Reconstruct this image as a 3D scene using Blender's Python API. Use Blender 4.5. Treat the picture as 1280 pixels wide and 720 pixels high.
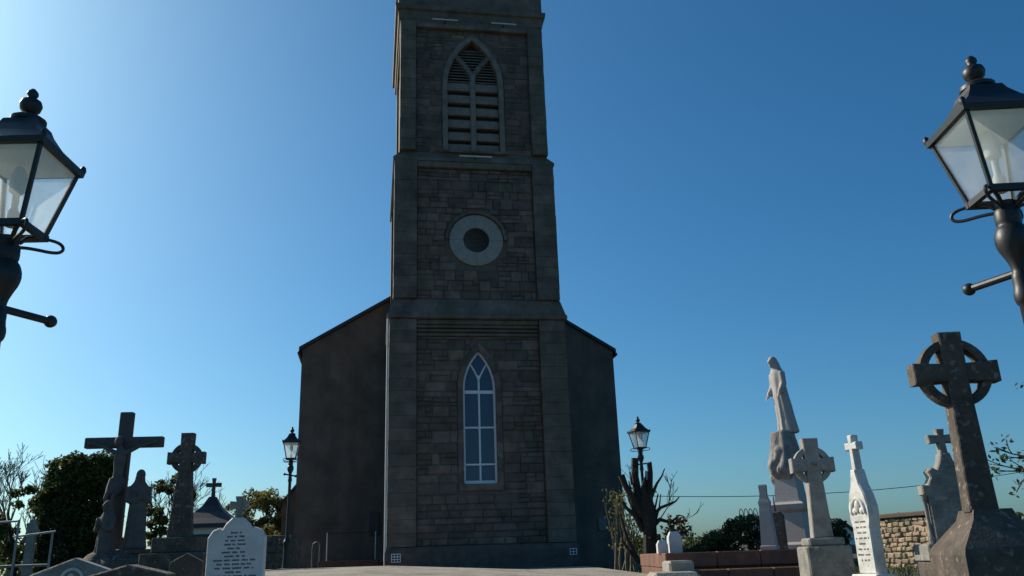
import bpy, bmesh, math, random
import numpy as np
from mathutils import Vector, Matrix, Euler

for o in list(bpy.data.objects): bpy.data.objects.remove(o)
scene = bpy.context.scene
C = scene.collection
rad = math.radians

# ------------------------------------------------------------------ camera
EYE = 1.5
cam_d = bpy.data.cameras.new('Camera'); cam = bpy.data.objects.new('Camera', cam_d); C.objects.link(cam)
scene.camera = cam
cam_d.sensor_width = 36; cam_d.lens = 36*1040/1280
cam_d.clip_start = 0.05; cam_d.clip_end = 3000
P, ROLL = rad(18), rad(2.0)
_f = Vector((0, math.cos(P), math.sin(P))); _r = Vector((1,0,0)); _u = _r.cross(_f)
_r2 = math.cos(ROLL)*_r - math.sin(ROLL)*_u; _u2 = math.cos(ROLL)*_u + math.sin(ROLL)*_r
cam.matrix_world = Matrix(((_r2.x,_u2.x,-_f.x,0),(_r2.y,_u2.y,-_f.y,0),(_r2.z,_u2.z,-_f.z,EYE),(0,0,0,1)))

# ------------------------------------------------------------------ sky and sun
SUN_AZ, SUN_EL = rad(56), rad(33)          # azimuth measured to the left of the view
w = bpy.data.worlds.new('World'); scene.world = w; w.use_nodes = True
nt = w.node_tree; bg = nt.nodes['Background']
sky = nt.nodes.new('ShaderNodeTexSky'); sky.sky_type = 'NISHITA'; sky.sun_disc = False
sky.sun_elevation = SUN_EL; sky.sun_rotation = -SUN_AZ
sky.altitude = 100; sky.air_density = 0.92; sky.dust_density = 1.7; sky.ozone_density = 4.5
tint = nt.nodes.new('ShaderNodeMix'); tint.data_type = 'RGBA'; tint.blend_type = 'MULTIPLY'; tint.inputs[0].default_value = 1
tint.inputs[7].default_value = (0.70, 0.98, 1.03, 1)          # the camera's cool white balance, even over the whole sky
hsv = nt.nodes.new('ShaderNodeHueSaturation'); hsv.inputs['Saturation'].default_value = 1.14
nt.links.new(sky.outputs[0], tint.inputs[6]); nt.links.new(tint.outputs[2], hsv.inputs['Color'])
nt.links.new(hsv.outputs[0], bg.inputs['Color']); bg.inputs['Strength'].default_value = 0.1
sd = Vector((-math.sin(SUN_AZ)*math.cos(SUN_EL), math.cos(SUN_AZ)*math.cos(SUN_EL), math.sin(SUN_EL)))
sl = bpy.data.lights.new('Sun', 'SUN'); sl.energy = 5.0; sl.angle = rad(0.53); sl.color = (1, 0.89, 0.74)
so = bpy.data.objects.new('Sun', sl); C.objects.link(so); so.rotation_euler = sd.to_track_quat('Z','Y').to_euler()
so.location = (0,0,60)
scene.view_settings.view_transform = 'Standard'; scene.view_settings.look = 'None'
scene.view_settings.exposure = 0.1; scene.view_settings.gamma = 1

# ------------------------------------------------------------------ materials
MATS = {}
def mat(name, col, rough=0.85, var=0.25, scale=6.0, col2=None, bump=0.3, bscale=40, spec=0.3, metal=0,
        rand=0.0, stain=None, stain_scale=1.5, stain_amt=0.5, lichen=None, streak=False):
    m = bpy.data.materials.new(name); m.use_nodes = True; MATS[name] = m
    N = m.node_tree.nodes; L = m.node_tree.links; b = N['Principled BSDF']
    tc = N.new('ShaderNodeTexCoord'); co = tc.outputs['Object']
    if rand:
        geo = N.new('ShaderNodeNewGeometry'); co = geo.outputs['Position']
    n1 = N.new('ShaderNodeTexNoise'); n1.inputs['Scale'].default_value = scale; n1.inputs['Detail'].default_value = 8
    n1.inputs['Roughness'].default_value = 0.65
    L.new(co, n1.inputs['Vector'])
    r = N.new('ShaderNodeValToRGB'); L.new(n1.outputs['Fac'], r.inputs['Fac'])
    c2 = col2 or tuple(c*(1-var) for c in col)
    c1 = tuple(min(1, c*(1+var*0.5)) for c in col)
    r.color_ramp.elements[0].position = 0.32; r.color_ramp.elements[0].color = (*c2, 1)
    r.color_ramp.elements[1].position = 0.68; r.color_ramp.elements[1].color = (*c1, 1)
    out = r.outputs['Color']
    def mix(a, bcol, fac, mode='MIX'):
        x = N.new('ShaderNodeMix'); x.data_type = 'RGBA'; x.blend_type = mode
        L.new(a, x.inputs[6])
        if isinstance(bcol, tuple): x.inputs[7].default_value = (*bcol, 1)
        else: L.new(bcol, x.inputs[7])
        if isinstance(fac, float): x.inputs[0].default_value = fac
        else: L.new(fac, x.inputs[0])
        return x.outputs[2]
    if rand:
        oi = N.new('ShaderNodeObjectInfo')
        ad = N.new('ShaderNodeMath'); ad.operation = 'ADD'
        L.new(oi.outputs['Random'], ad.inputs[0]); L.new(geo.outputs['Random Per Island'], ad.inputs[1])
        wn = N.new('ShaderNodeTexWhiteNoise'); wn.noise_dimensions = '1D'; L.new(ad.outputs[0], wn.inputs['W'])
        mr = N.new('ShaderNodeMapRange'); L.new(wn.outputs['Value'], mr.inputs['Value'])
        mr.inputs['To Min'].default_value = 1-rand; mr.inputs['To Max'].default_value = 1+rand
        cb = N.new('ShaderNodeCombineColor')
        for k in range(3): L.new(mr.outputs[0], cb.inputs[k])
        out = mix(out, cb.outputs[0], 1.0, 'MULTIPLY')
        mg = N.new('ShaderNodeMixRGB'); mg.blend_type = 'MULTIPLY'; mg.inputs[0].default_value = 0.22*min(1, rand*2)
        L.new(out, mg.inputs[1]); L.new(wn.outputs['Color'], mg.inputs[2]); out = mg.outputs[0]
    if stain:
        n2 = N.new('ShaderNodeTexNoise'); n2.inputs['Scale'].default_value = stain_scale; n2.inputs['Detail'].default_value = 6
        n2.inputs['Roughness'].default_value = 0.7
        if streak:
            mp = N.new('ShaderNodeMapping'); mp.inputs['Scale'].default_value = (1, 1, 0.15); L.new(co, mp.inputs['Vector']); L.new(mp.outputs[0], n2.inputs['Vector'])
        else: L.new(co, n2.inputs['Vector'])
        r2 = N.new('ShaderNodeValToRGB'); L.new(n2.outputs['Fac'], r2.inputs['Fac'])
        r2.color_ramp.elements[0].position = 0.45; r2.color_ramp.elements[0].color = (0,0,0,1)
        r2.color_ramp.elements[1].position = 0.7; r2.color_ramp.elements[1].color = (stain_amt,)*3+(1,)
        out = mix(out, stain, r2.outputs['Color'])
    if lichen:
        v = N.new('ShaderNodeTexNoise'); v.inputs['Scale'].default_value = scale*2.3; v.inputs['Detail'].default_value = 3
        L.new(co, v.inputs['Vector'])
        r3 = N.new('ShaderNodeValToRGB'); L.new(v.outputs['Fac'], r3.inputs['Fac'])
        r3.color_ramp.elements[0].position = 0.6; r3.color_ramp.elements[0].color = (0,0,0,1)
        r3.color_ramp.elements[1].position = 0.68; r3.color_ramp.elements[1].color = (0.6,0.6,0.6,1)
        out = mix(out, lichen, r3.outputs['Color'])
    L.new(out, b.inputs['Base Color'])
    b.inputs['Roughness'].default_value = rough; b.inputs['Metallic'].default_value = metal
    b.inputs['Specular IOR Level'].default_value = spec
    if bump:
        n3 = N.new('ShaderNodeTexNoise'); n3.inputs['Scale'].default_value = bscale; n3.inputs['Detail'].default_value = 5
        L.new(co, n3.inputs['Vector'])
        bp = N.new('ShaderNodeBump'); bp.inputs['Strength'].default_value = bump; bp.inputs['Distance'].default_value = 0.02
        L.new(n3.outputs['Fac'], bp.inputs['Height']); L.new(bp.outputs[0], b.inputs['Normal'])
    return m
def leafmat(name, c1, c2, trans=0.35):
    m = bpy.data.materials.new(name); m.use_nodes = True; MATS[name] = m
    N = m.node_tree.nodes; L = m.node_tree.links; b = N['Principled BSDF']; o = N['Material Output']
    g = N.new('ShaderNodeNewGeometry'); r = N.new('ShaderNodeValToRGB')
    L.new(g.outputs['Random Per Island'], r.inputs['Fac'])
    r.color_ramp.elements[0].color = (*c1,1); r.color_ramp.elements[1].color = (*c2,1)
    L.new(r.outputs[0], b.inputs['Base Color']); b.inputs['Roughness'].default_value = 0.6; b.inputs['Specular IOR Level'].default_value = 0.3
    t = N.new('ShaderNodeBsdfTranslucent'); L.new(r.outputs[0], t.inputs['Color'])
    x = N.new('ShaderNodeMixShader'); x.inputs[0].default_value = trans
    L.new(b.outputs[0], x.inputs[1]); L.new(t.outputs[0], x.inputs[2]); L.new(x.outputs[0], o.inputs['Surface'])
def dustyglass(name, col, keep):
    m = bpy.data.materials.new(name); m.use_nodes = True; MATS[name] = m
    N = m.node_tree.nodes; L = m.node_tree.links; o = N['Material Output']; N.remove(N['Principled BSDF'])
    tr = N.new('ShaderNodeBsdfTransparent'); tr.inputs['Color'].default_value = (0.93,0.96,0.97,1)
    tl = N.new('ShaderNodeBsdfTranslucent'); tl.inputs['Color'].default_value = (*col,1)
    df = N.new('ShaderNodeBsdfDiffuse'); df.inputs['Color'].default_value = (*col,1)
    gl = N.new('ShaderNodeBsdfGlossy'); gl.inputs['Roughness'].default_value = 0.08
    n = N.new('ShaderNodeTexNoise'); n.inputs['Scale'].default_value = 7; n.inputs['Detail'].default_value = 6
    tc = N.new('ShaderNodeTexCoord'); L.new(tc.outputs['Object'], n.inputs['Vector'])
    mr = N.new('ShaderNodeMapRange'); L.new(n.outputs['Fac'], mr.inputs['Value'])
    mr.inputs['From Min'].default_value = 0.3; mr.inputs['From Max'].default_value = 0.7
    mr.inputs['To Min'].default_value = (1-keep)*0.6; mr.inputs['To Max'].default_value = min(1, (1-keep)*1.3)
    a = N.new('ShaderNodeMixShader'); a.inputs[0].default_value = 0.2; L.new(tl.outputs[0], a.inputs[1]); L.new(df.outputs[0], a.inputs[2])
    b2 = N.new('ShaderNodeMixShader'); L.new(mr.outputs[0], b2.inputs[0]); L.new(tr.outputs[0], b2.inputs[1]); L.new(a.outputs[0], b2.inputs[2])
    c = N.new('ShaderNodeMixShader'); c.inputs[0].default_value = 0.05; L.new(b2.outputs[0], c.inputs[1]); L.new(gl.outputs[0], c.inputs[2])
    L.new(c.outputs[0], o.inputs['Surface'])

mat('rubble', (0.185,0.136,0.108), var=0.45, scale=2.2, rand=0.27, bump=0.6, bscale=25, stain=(0.085,0.075,0.058), stain_scale=0.9, stain_amt=0.6)
mat('ashlar', (0.185,0.14,0.112), var=0.5, scale=1.6, rand=0.14, bump=0.4, bscale=30, stain=(0.085,0.095,0.055), stain_scale=1.1, stain_amt=0.85, streak=True)
mat('mortar', (0.165,0.125,0.1), var=0.3, scale=9, bump=0.5, bscale=50)
mat('ring_stone', (0.33,0.305,0.28), var=0.15, scale=7, bump=0.2, stain=(0.22,0.2,0.17), stain_scale=2, stain_amt=0.6)
mat('render', (0.185,0.138,0.112), var=0.4, scale=0.9, bump=0.8, bscale=60, stain=(0.1,0.085,0.072), stain_scale=0.9, stain_amt=0.9, streak=True)
mat('slate', (0.05,0.052,0.06), var=0.3, scale=3, rough=0.6)
mat('louvre', (0.24,0.2,0.17), var=0.25, scale=5, bump=0.3)
mat('pale_stone', (0.23,0.19,0.16), var=0.35, scale=3, bump=0.3)
mat('dark_void', (0.02,0.02,0.022), var=0.1, bump=0)
mat('white_paint', (0.78,0.79,0.8), var=0.08, scale=8, rough=0.45, bump=0.05)
mat('white_plastic', (0.7,0.7,0.68), var=0.08, rough=0.5, bump=0)
mat('board', (0.06,0.055,0.05), var=0.2, rough=0.5, bump=0.1)
mat('plaque', (0.22,0.2,0.2), var=0.2, bump=0.1)
mat('black_iron', (0.012,0.014,0.015), rough=0.48, var=0.5, scale=14, bump=0.06, bscale=30, spec=0.5)
mat('steel', (0.55,0.55,0.55), rough=0.3, metal=0.9, var=0.1, bump=0)
mat('dull_steel', (0.25,0.25,0.25), rough=0.45, metal=0.6, var=0.2, bump=0)
mat('marble', (0.68,0.67,0.64), var=0.12, scale=5, rough=0.6, bump=0.15, stain=(0.3,0.29,0.26), stain_scale=3.0, stain_amt=0.75, lichen=(0.36,0.35,0.28))
mat('marble_grey', (0.66,0.63,0.6), var=0.08, scale=5, rough=0.5, bump=0.1, stain=(0.4,0.39,0.36), stain_scale=3.0, stain_amt=0.5)
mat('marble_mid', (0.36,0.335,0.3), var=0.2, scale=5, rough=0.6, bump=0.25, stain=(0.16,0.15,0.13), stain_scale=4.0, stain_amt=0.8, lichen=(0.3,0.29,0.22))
mat('marble_clean', (0.76,0.74,0.69), var=0.06, scale=5, rough=0.5, bump=0.1, stain=(0.33,0.31,0.26), stain_scale=5.0, stain_amt=0.8, lichen=(0.4,0.38,0.3))
mat('rock_grey', (0.28,0.265,0.25), var=0.4, scale=7, bump=0.7, bscale=30, stain=(0.12,0.12,0.1), stain_scale=5, stain_amt=0.7)
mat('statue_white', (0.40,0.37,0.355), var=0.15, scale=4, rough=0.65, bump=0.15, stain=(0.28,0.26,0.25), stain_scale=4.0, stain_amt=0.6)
mat('limestone', (0.3,0.285,0.25), var=0.3, scale=6, bump=0.4, bscale=45, stain=(0.08,0.08,0.07), stain_scale=3.5, stain_amt=0.8, lichen=(0.42,0.41,0.34))
mat('dark_stone', (0.125,0.097,0.077), var=0.4, scale=6, bump=0.5, bscale=40, stain=(0.04,0.04,0.035), stain_scale=4, stain_amt=0.7, lichen=(0.3,0.27,0.22))
mat('bronze_dark', (0.1,0.085,0.078), var=0.3, scale=6, rough=0.6, bump=0.2)
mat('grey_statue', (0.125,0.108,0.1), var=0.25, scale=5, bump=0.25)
mat('red_stone', (0.2,0.1,0.068), var=0.35, scale=4, bump=0.4, stain=(0.06,0.05,0.045), stain_scale=2.5, stain_amt=0.6)
mat('kerb_stone', (0.33,0.3,0.25), var=0.3, scale=5, bump=0.4, lichen=(0.2,0.2,0.12))
mat('wall_rubble', (0.36,0.29,0.2), var=0.45, scale=6, rand=0.35, bump=0.6, bscale=30)
mat('brown_slate', (0.1,0.075,0.06), var=0.3, scale=4)
mat('lettering', (0.05,0.05,0.055), var=0.1, bump=0)
mat('plinth_stone', (0.12,0.095,0.08), var=0.35, scale=3, bump=0.4)
mat('tarmac', (0.4,0.355,0.285), var=0.22, scale=14, bump=0.6, bscale=120, stain=(0.15,0.13,0.1), stain_scale=1.6, stain_amt=0.9, lichen=(0.14,0.13,0.08))
mat('soil_grass', (0.055,0.075,0.03), var=0.5, scale=3, bump=0.8, bscale=60, col2=(0.06,0.05,0.03))
mat('bark', (0.045,0.034,0.026), var=0.5, scale=14, bump=0.8, bscale=35)
mat('bark_pale', (0.2,0.17,0.12), var=0.4, scale=14, bump=0.6, bscale=35)
mat('house_white', (0.75,0.74,0.7), var=0.08, bump=0.1)
mat('house_roof', (0.07,0.068,0.07), var=0.3, scale=3)
mat('blue_roof', (0.16,0.18,0.24), var=0.2, scale=3)
mat('wire', (0.02,0.02,0.02), bump=0)
leafmat('leaf_dark', (0.04,0.055,0.02), (0.12,0.13,0.045), 0.35)
leafmat('leaf_mid', (0.04,0.06,0.015), (0.1,0.12,0.035), 0.4)
leafmat('leaf_olive', (0.09,0.1,0.03), (0.22,0.2,0.065), 0.5)
leafmat('leaf_dry', (0.06,0.04,0.02), (0.16,0.12,0.05), 0.4)
leafmat('grass', (0.04,0.06,0.02), (0.1,0.12,0.04), 0.3)
dustyglass('lantern_glass', (0.95,0.94,0.9), 0.8)
gm = bpy.data.materials.new('window_glass'); gm.use_nodes = True; MATS['window_glass'] = gm
b = gm.node_tree.nodes['Principled BSDF']; b.inputs['Base Color'].default_value = (0.05,0.068,0.11,1)
b.inputs['Roughness'].default_value = 0.1; b.inputs['Specular IOR Level'].default_value = 0.5; b.inputs['IOR'].default_value = 1.45

# ------------------------------------------------------------------ mesh helpers
class MB:
    def __init__(s): s.v = []; s.f = []
    def add(s, v, f):
        n = len(s.v); s.v += [tuple(p) for p in v]; s.f += [tuple(i+n for i in q) for q in f]; return s
    def box(s, x0,x1,y0,y1,z0,z1, ch=0.0, M=None):
        if ch <= 0:
            v = [(x,y,z) for z in (z0,z1) for y in (y0,y1) for x in (x0,x1)]
            f = [(0,2,3,1),(4,5,7,6),(0,1,5,4),(2,6,7,3),(0,4,6,2),(1,3,7,5)]
        else:
            bm = bmesh.new(); bmesh.ops.create_cube(bm, size=1)
            for q in bm.verts: q.co = Vector(((x0+x1)/2+q.co.x*(x1-x0), (y0+y1)/2+q.co.y*(y1-y0), (z0+z1)/2+q.co.z*(z1-z0)))
            bmesh.ops.bevel(bm, geom=bm.edges[:], offset=ch, segments=1, affect='EDGES')
            bm.verts.index_update(); v = [q.co[:] for q in bm.verts]; f = [[q.index for q in fa.verts] for fa in bm.faces]; bm.free()
        if M: v = [M @ Vector(p) for p in v]
        return s.add(v, f)
    def prism(s, pts, y0, y1, ch=0.0):          # outline in xz, extruded along y, front (y0) edge chamfered
        n = len(pts)
        if ch > 0:
            c = Vector((sum(p[0] for p in pts)/n, sum(p[1] for p in pts)/n))
            ins = []
            for i in range(n):
                a, b_, d = Vector(pts[i-1]), Vector(pts[i]), Vector(pts[(i+1)%n])
                e1 = (b_-a).normalized(); e2 = (d-b_).normalized()
                n1 = Vector((-e1.y, e1.x)); n2 = Vector((-e2.y, e2.x)); m = (n1+n2)
                k = ch/max(0.35, (1+n1.dot(n2))); q = b_+m*k; ins.append((q.x,q.y))
            loops = [(ins,y0),(pts,y0+ch),(pts,y1-ch),(ins,y1)]
        else: loops = [(pts,y0),(pts,y1)]
        v = []; f = []
        for pp, y in loops: v += [(p[0],y,p[1]) for p in pp]
        for k in range(len(loops)-1):
            for i in range(n):
                j = (i+1) % n; f.append((k*n+i, k*n+j, (k+1)*n+j, (k+1)*n+i)[::-1])
        f.append(tuple(range(n))); f.append(tuple(reversed(range((len(loops)-1)*n, len(loops)*n))))
        return s.add(v, f)
    def tube(s, pts, rs, n=8, cap=True):
        pts = [Vector(p) for p in pts]
        if not hasattr(rs,'__len__'): rs = [rs]*len(pts)
        v = []; f = []; prev = None
        for i, p in enumerate(pts):
            t = (pts[min(i+1,len(pts)-1)] - pts[max(i-1,0)]).normalized()
            if prev is None: a = t.orthogonal().normalized()
            else:
                a = prev - t*prev.dot(t); a = a.normalized() if a.length > 1e-6 else t.orthogonal().normalized()
            prev = a; b_ = t.cross(a)
            for k in range(n):
                th = 2*math.pi*k/n; v.append(p + (a*math.cos(th)+b_*math.sin(th))*rs[i])
        for i in range(len(pts)-1):
            for k in range(n): f.append((i*n+k, i*n+(k+1)%n, (i+1)*n+(k+1)%n, (i+1)*n+k))
        if cap: f.append(tuple(reversed(range(n)))); f.append(tuple(range((len(pts)-1)*n, len(pts)*n)))
        return s.add(v, f)
    def lathe(s, prof, n=16, cx=0, cy=0):
        v = []; f = []
        for r, z in prof:
            for k in range(n): th = 2*math.pi*k/n; v.append((cx+r*math.cos(th), cy+r*math.sin(th), z))
        for i in range(len(prof)-1):
            for k in range(n): f.append((i*n+k, i*n+(k+1)%n, (i+1)*n+(k+1)%n, (i+1)*n+k))
        f.append(tuple(reversed(range(n)))); f.append(tuple(range((len(prof)-1)*n, len(prof)*n)))
        return s.add(v, f)
    def rings(s, lv, cx=0, cy=0):               # rectangular sections: (z, half x, half y)
        v = []; f = []
        for z, hx, hy in lv: v += [(cx-hx,cy-hy,z),(cx+hx,cy-hy,z),(cx+hx,cy+hy,z),(cx-hx,cy+hy,z)]
        for i in range(len(lv)-1):
            for k in range(4): j = (k+1)%4; f.append((i*4+k, i*4+j, (i+1)*4+j, (i+1)*4+k))
        f.append((3,2,1,0)); q = (len(lv)-1)*4; f.append((q,q+1,q+2,q+3))
        return s.add(v, f)
    def ball(s, c, r, n=10, m=7):
        rx, ry, rz = r if hasattr(r,'__len__') else (r,r,r)
        v = [(c[0],c[1],c[2]-rz)]; f = []
        for i in range(1,m):
            ph = -math.pi/2 + math.pi*i/m
            for k in range(n): th = 2*math.pi*k/n; v.append((c[0]+rx*math.cos(ph)*math.cos(th), c[1]+ry*math.cos(ph)*math.sin(th), c[2]+rz*math.sin(ph)))
        v.append((c[0],c[1],c[2]+rz)); T = len(v)-1
        for k in range(n): f.append((0, 1+(k+1)%n, 1+k)); f.append((T, 1+(m-2)*n+k, 1+(m-2)*n+(k+1)%n))
        for i in range(m-2):
            for k in range(n): f.append((1+i*n+k, 1+i*n+(k+1)%n, 1+(i+1)*n+(k+1)%n, 1+(i+1)*n+k))
        return s.add(v, f)
    def mesh(s, name, smooth=False):
        me = bpy.data.meshes.new(name); me.from_pydata(s.v, [], s.f); me.validate(); me.update()
        if smooth: me.polygons.foreach_set('use_smooth', [True]*len(me.polygons)); 
        return me
def smooth_path(p, k=2):
    p = [Vector(q) for q in p]
    for _ in range(k):
        o = [p[0]]
        for a_, b_ in zip(p[:-1], p[1:]): o += [a_*.75+b_*.25, a_*.25+b_*.75]
        p = o+[p[-1]]
    return p
def link(name, me, m, parent=None, loc=None):
    o = bpy.data.objects.new(name, me); C.objects.link(o)
    if m and not me.materials: me.materials.append(MATS[m])
    if parent: o.parent = parent
    if loc: o.location = loc
    return o
def obj(name, mb, m, parent=None, smooth=False, sharp=35):
    me = mb.mesh(name, smooth); o = link(name, me, m, parent)
    if smooth and sharp: me.set_sharp_from_angle(angle=rad(sharp))
    return o
def tag(o, label, cat, group=None):
    o['label'] = label; o['category'] = cat
    if group: o['group'] = group
    return o
def thing(name, label, cat, loc, rz=0, group=None):
    o = bpy.data.objects.new(name, None); C.objects.link(o); o.location = loc; o.rotation_euler = (0,0,rz)
    o.empty_display_size = 0.2
    return tag(o, label, cat, group)
def struct(o): o['kind'] = 'structure'; return o
def copy_tree(o, parent=None):
    c = o.copy(); C.objects.link(c); c.parent = parent
    for ch in o.children: copy_tree(ch, c)
    return c
def remeshed(name, mb, m, parent, vox=0.014, smooth_it=3):
    tmp = bpy.data.objects.new('tmp', mb.mesh('tmp')); C.objects.link(tmp)
    md = tmp.modifiers.new('r','REMESH'); md.mode = 'VOXEL'; md.voxel_size = vox; md.use_smooth_shade = True
    s2 = tmp.modifiers.new('s','SMOOTH'); s2.iterations = smooth_it; s2.factor = 0.5
    dg = bpy.context.evaluated_depsgraph_get(); me = bpy.data.meshes.new_from_object(tmp.evaluated_get(dg)); me.name = name
    bpy.data.objects.remove(tmp)
    me.materials.clear()
    return link(name, me, m, parent)

# ------------------------------------------------------------------ ground
def sstep(a, b, x): t = np.clip((x-a)/(b-a), 0, 1); return t*t*(3-2*t)
def G(x, y): return 1.05*float(sstep(2, 13, y))
def court_z(x, y):
    tilt = -0.060*max(0, x+2.3) * float(sstep(5, 15, y))
    zc = 1.455 + tilt
    if y < 15: return max(0.05, zc - 0.00864*(15-y)**2 if y > 2 else 0.05)
    return zc - (zc-1.2)*float(sstep(15, 20.5, y))
def grid(xs, ys, zf):
    v = [(x,y,zf(x,y)) for y in ys for x in xs]; nx = len(xs)
    f = [(j*nx+i, j*nx+i+1, (j+1)*nx+i+1, (j+1)*nx+i) for j in range(len(ys)-1) for i in range(nx-1)]
    return MB().add(v, f)
xs = sorted(set([-900,-400,-200,-120,-80,-60]+list(range(-45,46,3))+[60,80,120,200,400,900]))
ys = sorted(set([-300,-100,-50,-25,-12,-6,-3]+list(range(0,16))+[18,21,25,30,40,55,75,100,150,220,350,600,1200]))
struct(obj('ground', grid(xs, ys, lambda x,y: G(x,y)-0.004), 'soil_grass', smooth=True, sharp=0))
def xl(y): return -2.05 - 1.95*float(sstep(5.5, 12.5, y)) - 0.02*max(0,y-15)
def xr(y): return 2.0 + 0.0*y
fy = list(np.arange(-8, 27.1, 0.5)); fn = 14
v = []; f = []
for y in fy:
    a, c = xl(y), xr(y)
    row = [a]+[a+(c-a)*i/fn for i in range(fn+1)]+[c]
    for i, x in enumerate(row):
        v.append((x, y, court_z(x,y) if 0 < i < len(row)-1 else -0.4))
nx = fn+3
for j in range(len(fy)-1):
    for i in range(nx-1): f.append((j*nx+i, j*nx+i+1, (j+1)*nx+i+1, (j+1)*nx+i))
fc = struct(obj('forecourt', MB().add(v,f), 'tarmac', smooth=True, sharp=30))
# kerb stones along the forecourt's left edge
kid = 0
for y in np.arange(6.0, 24.0, 0.9):
    y0, y1 = y+0.008, y+0.892
    k = MB(); vv = []
    for yy in (y0, y1):
        xa = xl(yy); z = court_z(xa+0.05, yy)
        vv += [(xa-0.14,yy,z-0.55),(xa-0.002,yy,z-0.55),(xa-0.002,yy,z+0.012),(xa-0.12,yy,z+0.012),(xa-0.14,yy,z-0.01)]
    k.add(vv, [(0,1,2,3,4)[::1],(9,8,7,6,5)]+[(i,5+i,5+(i+1)%5,(i+1)%5) for i in range(5)])
    obj('kerb_stone', k, 'kerb_stone', fc)

# ------------------------------------------------------------------ church
TH = rad(9.7); U_ = Vector((math.cos(TH), math.sin(TH), 0)); N_ = Vector((-math.sin(TH), math.cos(TH), 0))
CH0 = 3.49*U_ + 27.5*N_
church = thing('church', 'stone church with a tall square west tower and low gabled nave', 'church', (CH0.x, CH0.y, 0), TH)
rng = random.Random(4)
unit_stones = []
for k in range(8):                              # unit stone: front face at y=0, back y=1, rough chamfered
    r = random.Random(100+k); e = 0.035
    def j(s): return r.uniform(-s, s)
    a = [(-.5+j(.02),1,-.5),( .5,1,-.5+j(.02)),(.5,1,.5),(-.5,1,.5)]
    b4 = [(-.5,.45,-.5),(.5,.45,-.5),(.5,.45,.5),(-.5,.45,.5)]
    fr = [(-.5+e+abs(j(.06)),j(.15)+.1,-.5+e*2+abs(j(.12))),(.5-e-abs(j(.06)),j(.15)+.1,-.5+e*2+abs(j(.12))),(.5-e-abs(j(.06)),j(.15)+.1,.5-e*2-abs(j(.12))),(-.5+e+abs(j(.06)),j(.15)+.1,.5-e*2-abs(j(.12)))]
    q = [(4,5,1,0),(5,6,2,1),(6,7,3,2),(7,4,0,3),(8,9,5,4),(9,10,6,5),(10,11,7,6),(11,8,4,7),(8,11,10,9)]
    me = MB().add(a+b4+fr, [x[::-1] for x in q]).mesh('stone'); me.materials.append(MATS['rubble']); unit_stones.append(me)

def lancet_hw(z, z0, zs, zt, hw, R):            # half width of a pointed arch opening at height z
    if z < z0 or z > zt: return 0.0
    if z <= zs: return hw
    d = z-zs; q = R*R-d*d
    return max(0.0, math.sqrt(max(q,0))-(R-hw))
def rad_for(hw, rise): return (rise*rise+hw*hw)/(2*hw)

W1 = dict(z0=3.86, zs=7.0, zt=8.35, hw=0.56); W1['R'] = rad_for(W1['hw'], W1['zt']-W1['zs'])
W3 = dict(z0=15.95, zs=18.75, zt=20.75, hw=0.98); W3['R'] = rad_for(W3['hw'], W3['zt']-W3['zs'])

stuff_stones = MB(); n_sep = 0
def put_stone(cx, cz, wd, ht, yf, dep=0.085):
    global n_sep
    me = unit_stones[rng.randrange(8)]
    if n_sep < 298:
        o = link('stone', me, None, church); o.location = (cx, yf, cz); o.scale = (wd, dep, ht); n_sep += 1
    else:
        stuff_stones.add([(cx+p.co.x*wd, yf+p.co.y*dep, cz+p.co.z*ht) for p in me.vertices], [tuple(q.vertices) for q in me.polygons])
def rubble_panel(x0, x1, z0, z1, yf, hole, cm, lm):
    z = z0
    while z < z1-0.02:
        h = min(rng.uniform(cm*0.55, cm*1.35), z1-z)
        if z1-z-h < 0.08: h = z1-z
        zc = z+h/2
        spans = [(x0,x1)]
        hw = max(hole(z), hole(zc), hole(z+h))
        if hw > 0: spans = [(x0,-hw),(hw,x1)]
        for a, b_ in spans:
            x = a
            while x < b_-0.01:
                wd = rng.uniform(lm*0.4, lm*1.6)
                if b_-x-wd < 0.18: wd = b_-x
                if rng.random() < .3 and h > cm*.8:      # two thin stones in place of one
                    k = rng.uniform(.35,.65)*h; k2 = rng.uniform(.3,.7)*wd
                    put_stone(x+wd/2, z+k/2, wd-0.008, k-0.007, yf+rng.uniform(-0.015,0.02))
                    if rng.random() < .5 or wd < .35: put_stone(x+wd/2, z+(k+h)/2, wd-0.008, h-k-0.007, yf+rng.uniform(-0.015,0.02))
                    else:
                        put_stone(x+k2/2, z+(k+h)/2, k2-0.008, h-k-0.007, yf+rng.uniform(-0.015,0.02))
                        put_stone(x+(k2+wd)/2, z+(k+h)/2, wd-k2-0.008, h-k-0.007, yf+rng.uniform(-0.015,0.02))
                else: put_stone(x+wd/2, zc, wd-0.008, h-0.008, yf+rng.uniform(-0.015,0.02))
                x += wd
        z += h
def wall_with_hole(mb, x0, x1, z0, z1, y0, y1, hole, dz=0.12, marks=()):
    zs = sorted(set(list(np.arange(z0, z1, dz))+[z1]+[m for m in marks if z0 < m < z1]))
    for a, b_ in zip(zs[:-1], zs[1:]):
        ha, hb = hole(a+1e-4), hole(b_-1e-4)
        for sgn in (-1, 1):
            if max(ha,hb) <= 0:
                if sgn == 1: mb.prism([(x0,a),(x1,a),(x1,b_),(x0,b_)], y0, y1)
            else:
                q = [(x0,a),(-ha,a),(-hb,b_),(x0,b_)] if sgn < 0 else [(ha,a),(x1,a),(x1,b_),(hb,b_)]
                mb.prism(q, y0, y1)
CY = 3.05
def h1(z): return lancet_hw(z, W1['z0'], W1['zs'], W1['zt'], W1['hw'], W1['R'])
def h3(z): return lancet_hw(z, W3['z0'], W3['zs'], W3['zt'], W3['hw'], W3['R'])
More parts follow.
